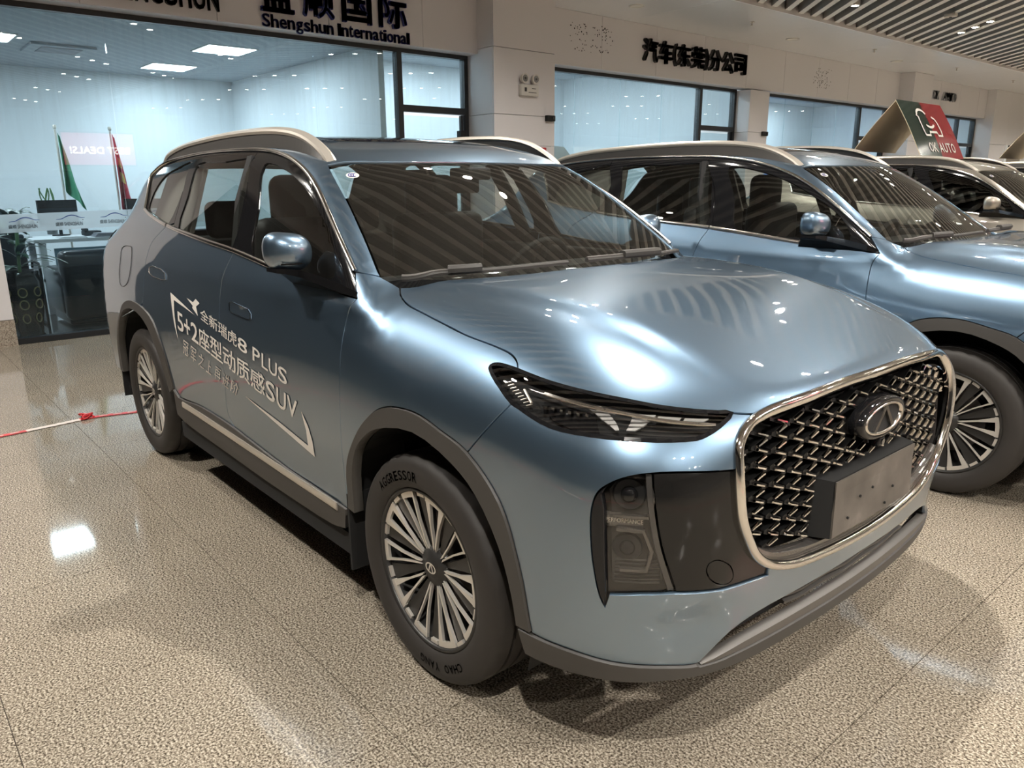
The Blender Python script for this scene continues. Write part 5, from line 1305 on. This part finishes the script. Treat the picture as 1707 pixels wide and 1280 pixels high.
far_skip=('wheel','grille','fog_lamp','lower_grille','inspection_sticker')
c3=dup(car,'car',(-.16,6.87,0),.02,'champagne SUV parked third, carrying the red and green roof sign',{M_blue:M_gold,M_glassS:M_glassD,M_gloss:M_gloss},('grille_stud',))
c4=dup(car,'car',(-.30,11.45,0),.02,'champagne SUV farthest off at the right picture edge',{M_blue:M_gold,M_glassS:M_glassD},('grille_stud',))
for c in (c2,c3,c4): c['category']='car'
for c in (car,c2,c3,c4): c['group']='SUVs parked side by side'
# roof signs: folded board tents
def tent(label,loc):
    t=empty('roof_sign',loc); tag(t,label,'sign','tent signs on car roofs')
    M_g=mat('dark_green_board',(.012,.028,.021),.13); M_r=mat('dark_red_board',(.24,.016,.022),.13); M_c=mat('cream_board_back',(.80,.68,.50),.5)
    ap=Vector((-.62,0,2.265)); ft=Vector((-.30,0,1.690)); bk=Vector((-1.02,0,1.775)); n=14
    BW=.012
    def pt(a,b,u,bow): 
        p=a+(b-a)*u; nn=Vector((1,0,.55)).normalized() if b is ft else Vector((-1,0,.8)).normalized(); return p+nn*bow*math.sin(math.pi*u)
    def board(nm,b,y0_,y1_,mo,par,sgn,cut=None):
        v=[];f=[];mi=[]
        N_=10
        for i in range(n+1):
            for s_ in (0,1):
                p=pt(ap,b,i/n,BW); q=(pt(ap,b,min(1,i/n+.01),BW)-pt(ap,b,max(0,i/n-.01),BW)).normalized(); nr=Vector((-q.z,0,q.x))*sgn
                for j in range(N_+1):
                    y_=y0_+(y1_-y0_)*j/N_; v.append(p+nr*(.006*s_)+Vector((0,y_,0)))
        k=2*(N_+1)
        for i in range(n):
            for j in range(N_):
                a=i*k+j; o1=(a,a+1,a+k+1,a+k); o2=tuple(x_+N_+1 for x_ in o1)[::-1]; f+=[o1,o2]
                mi+=[2, (0 if (j+.5)/N_<.50 else 1)]
        for i in range(n):
            for j in (0,N_): a=i*k+j; f.append((a,a+N_+1,a+k+N_+1,a+k)); mi.append(2)
        return obj(nm,v,f,mo,par,midx=mi)
    fb_=board('front_board',ft,-.60,.5,[M_g,M_r,M_c],t,1)
    board('rear_board',bk,-.56,.45,[M_c,M_c,M_c],t,-1)
    def onb(y_,u): 
        p=pt(ap,ft,u,BW); q=(pt(ap,ft,min(1,u+.01),BW)-pt(ap,ft,max(0,u-.01),BW)).normalized(); nr=Vector((-q.z,0,q.x))*-1
        return p+nr*(.0115 if nr.x>0 else -.0115)+Vector((0,y_,0))
    y_=-.31
    for ch in 'OK AUTO':
        if ch==' ': y_+=.045; continue
        v2,ff,_=text2d(ch,.014); obj('sign_lettering',[onb(y_+a*.090,.90-b*.165) for a,b in v2],ff,M_white,fb_); y_+=.104
    def stroke(pts,w_):
        P=[np.array(p) for p in pts]; v=[];f=[]
        for i,p in enumerate(P):
            a=P[min(i+1,len(P)-1)]-P[max(i-1,0)]; a=a/max(np.linalg.norm(a),1e-6); q=np.array([-a[1],a[0]])*w_
            p=p*[1.25,1.0]-[.03,.02]; v+=[onb(*(p-q*[1.1,1.6])),onb(*(p+q*[1.1,1.6]))]
            if i: f.append((2*i-2,2*i-1,2*i+1,2*i))
        obj('sign_mark',v,f,M_white,fb_)
    stroke([(-.11+.09*math.cos(a),.28-.11*math.sin(a)*1.0) for a in np.linspace(.3,3.0,9)],.014)
    stroke([(-.22,.27),(-.19,.31),(-.20,.40),(-.20,.54),(-.19,.63),(-.10,.63),(-.09,.57),(.05,.57),(.06,.63),(.14,.63),(.15,.54),(.14,.40),(.12,.33),(.07,.29)],.013)
    stroke([(-.03+.085*math.cos(a),.40+.085*math.sin(a)) for a in np.linspace(.4,2.6,9)],.013)
    return t
tent('red and green folded roof sign with white car emblem on the third car',(0,6.89,0)); tent('cream-backed folded roof sign just entering at the right picture edge',(-.16,11.75,.0))
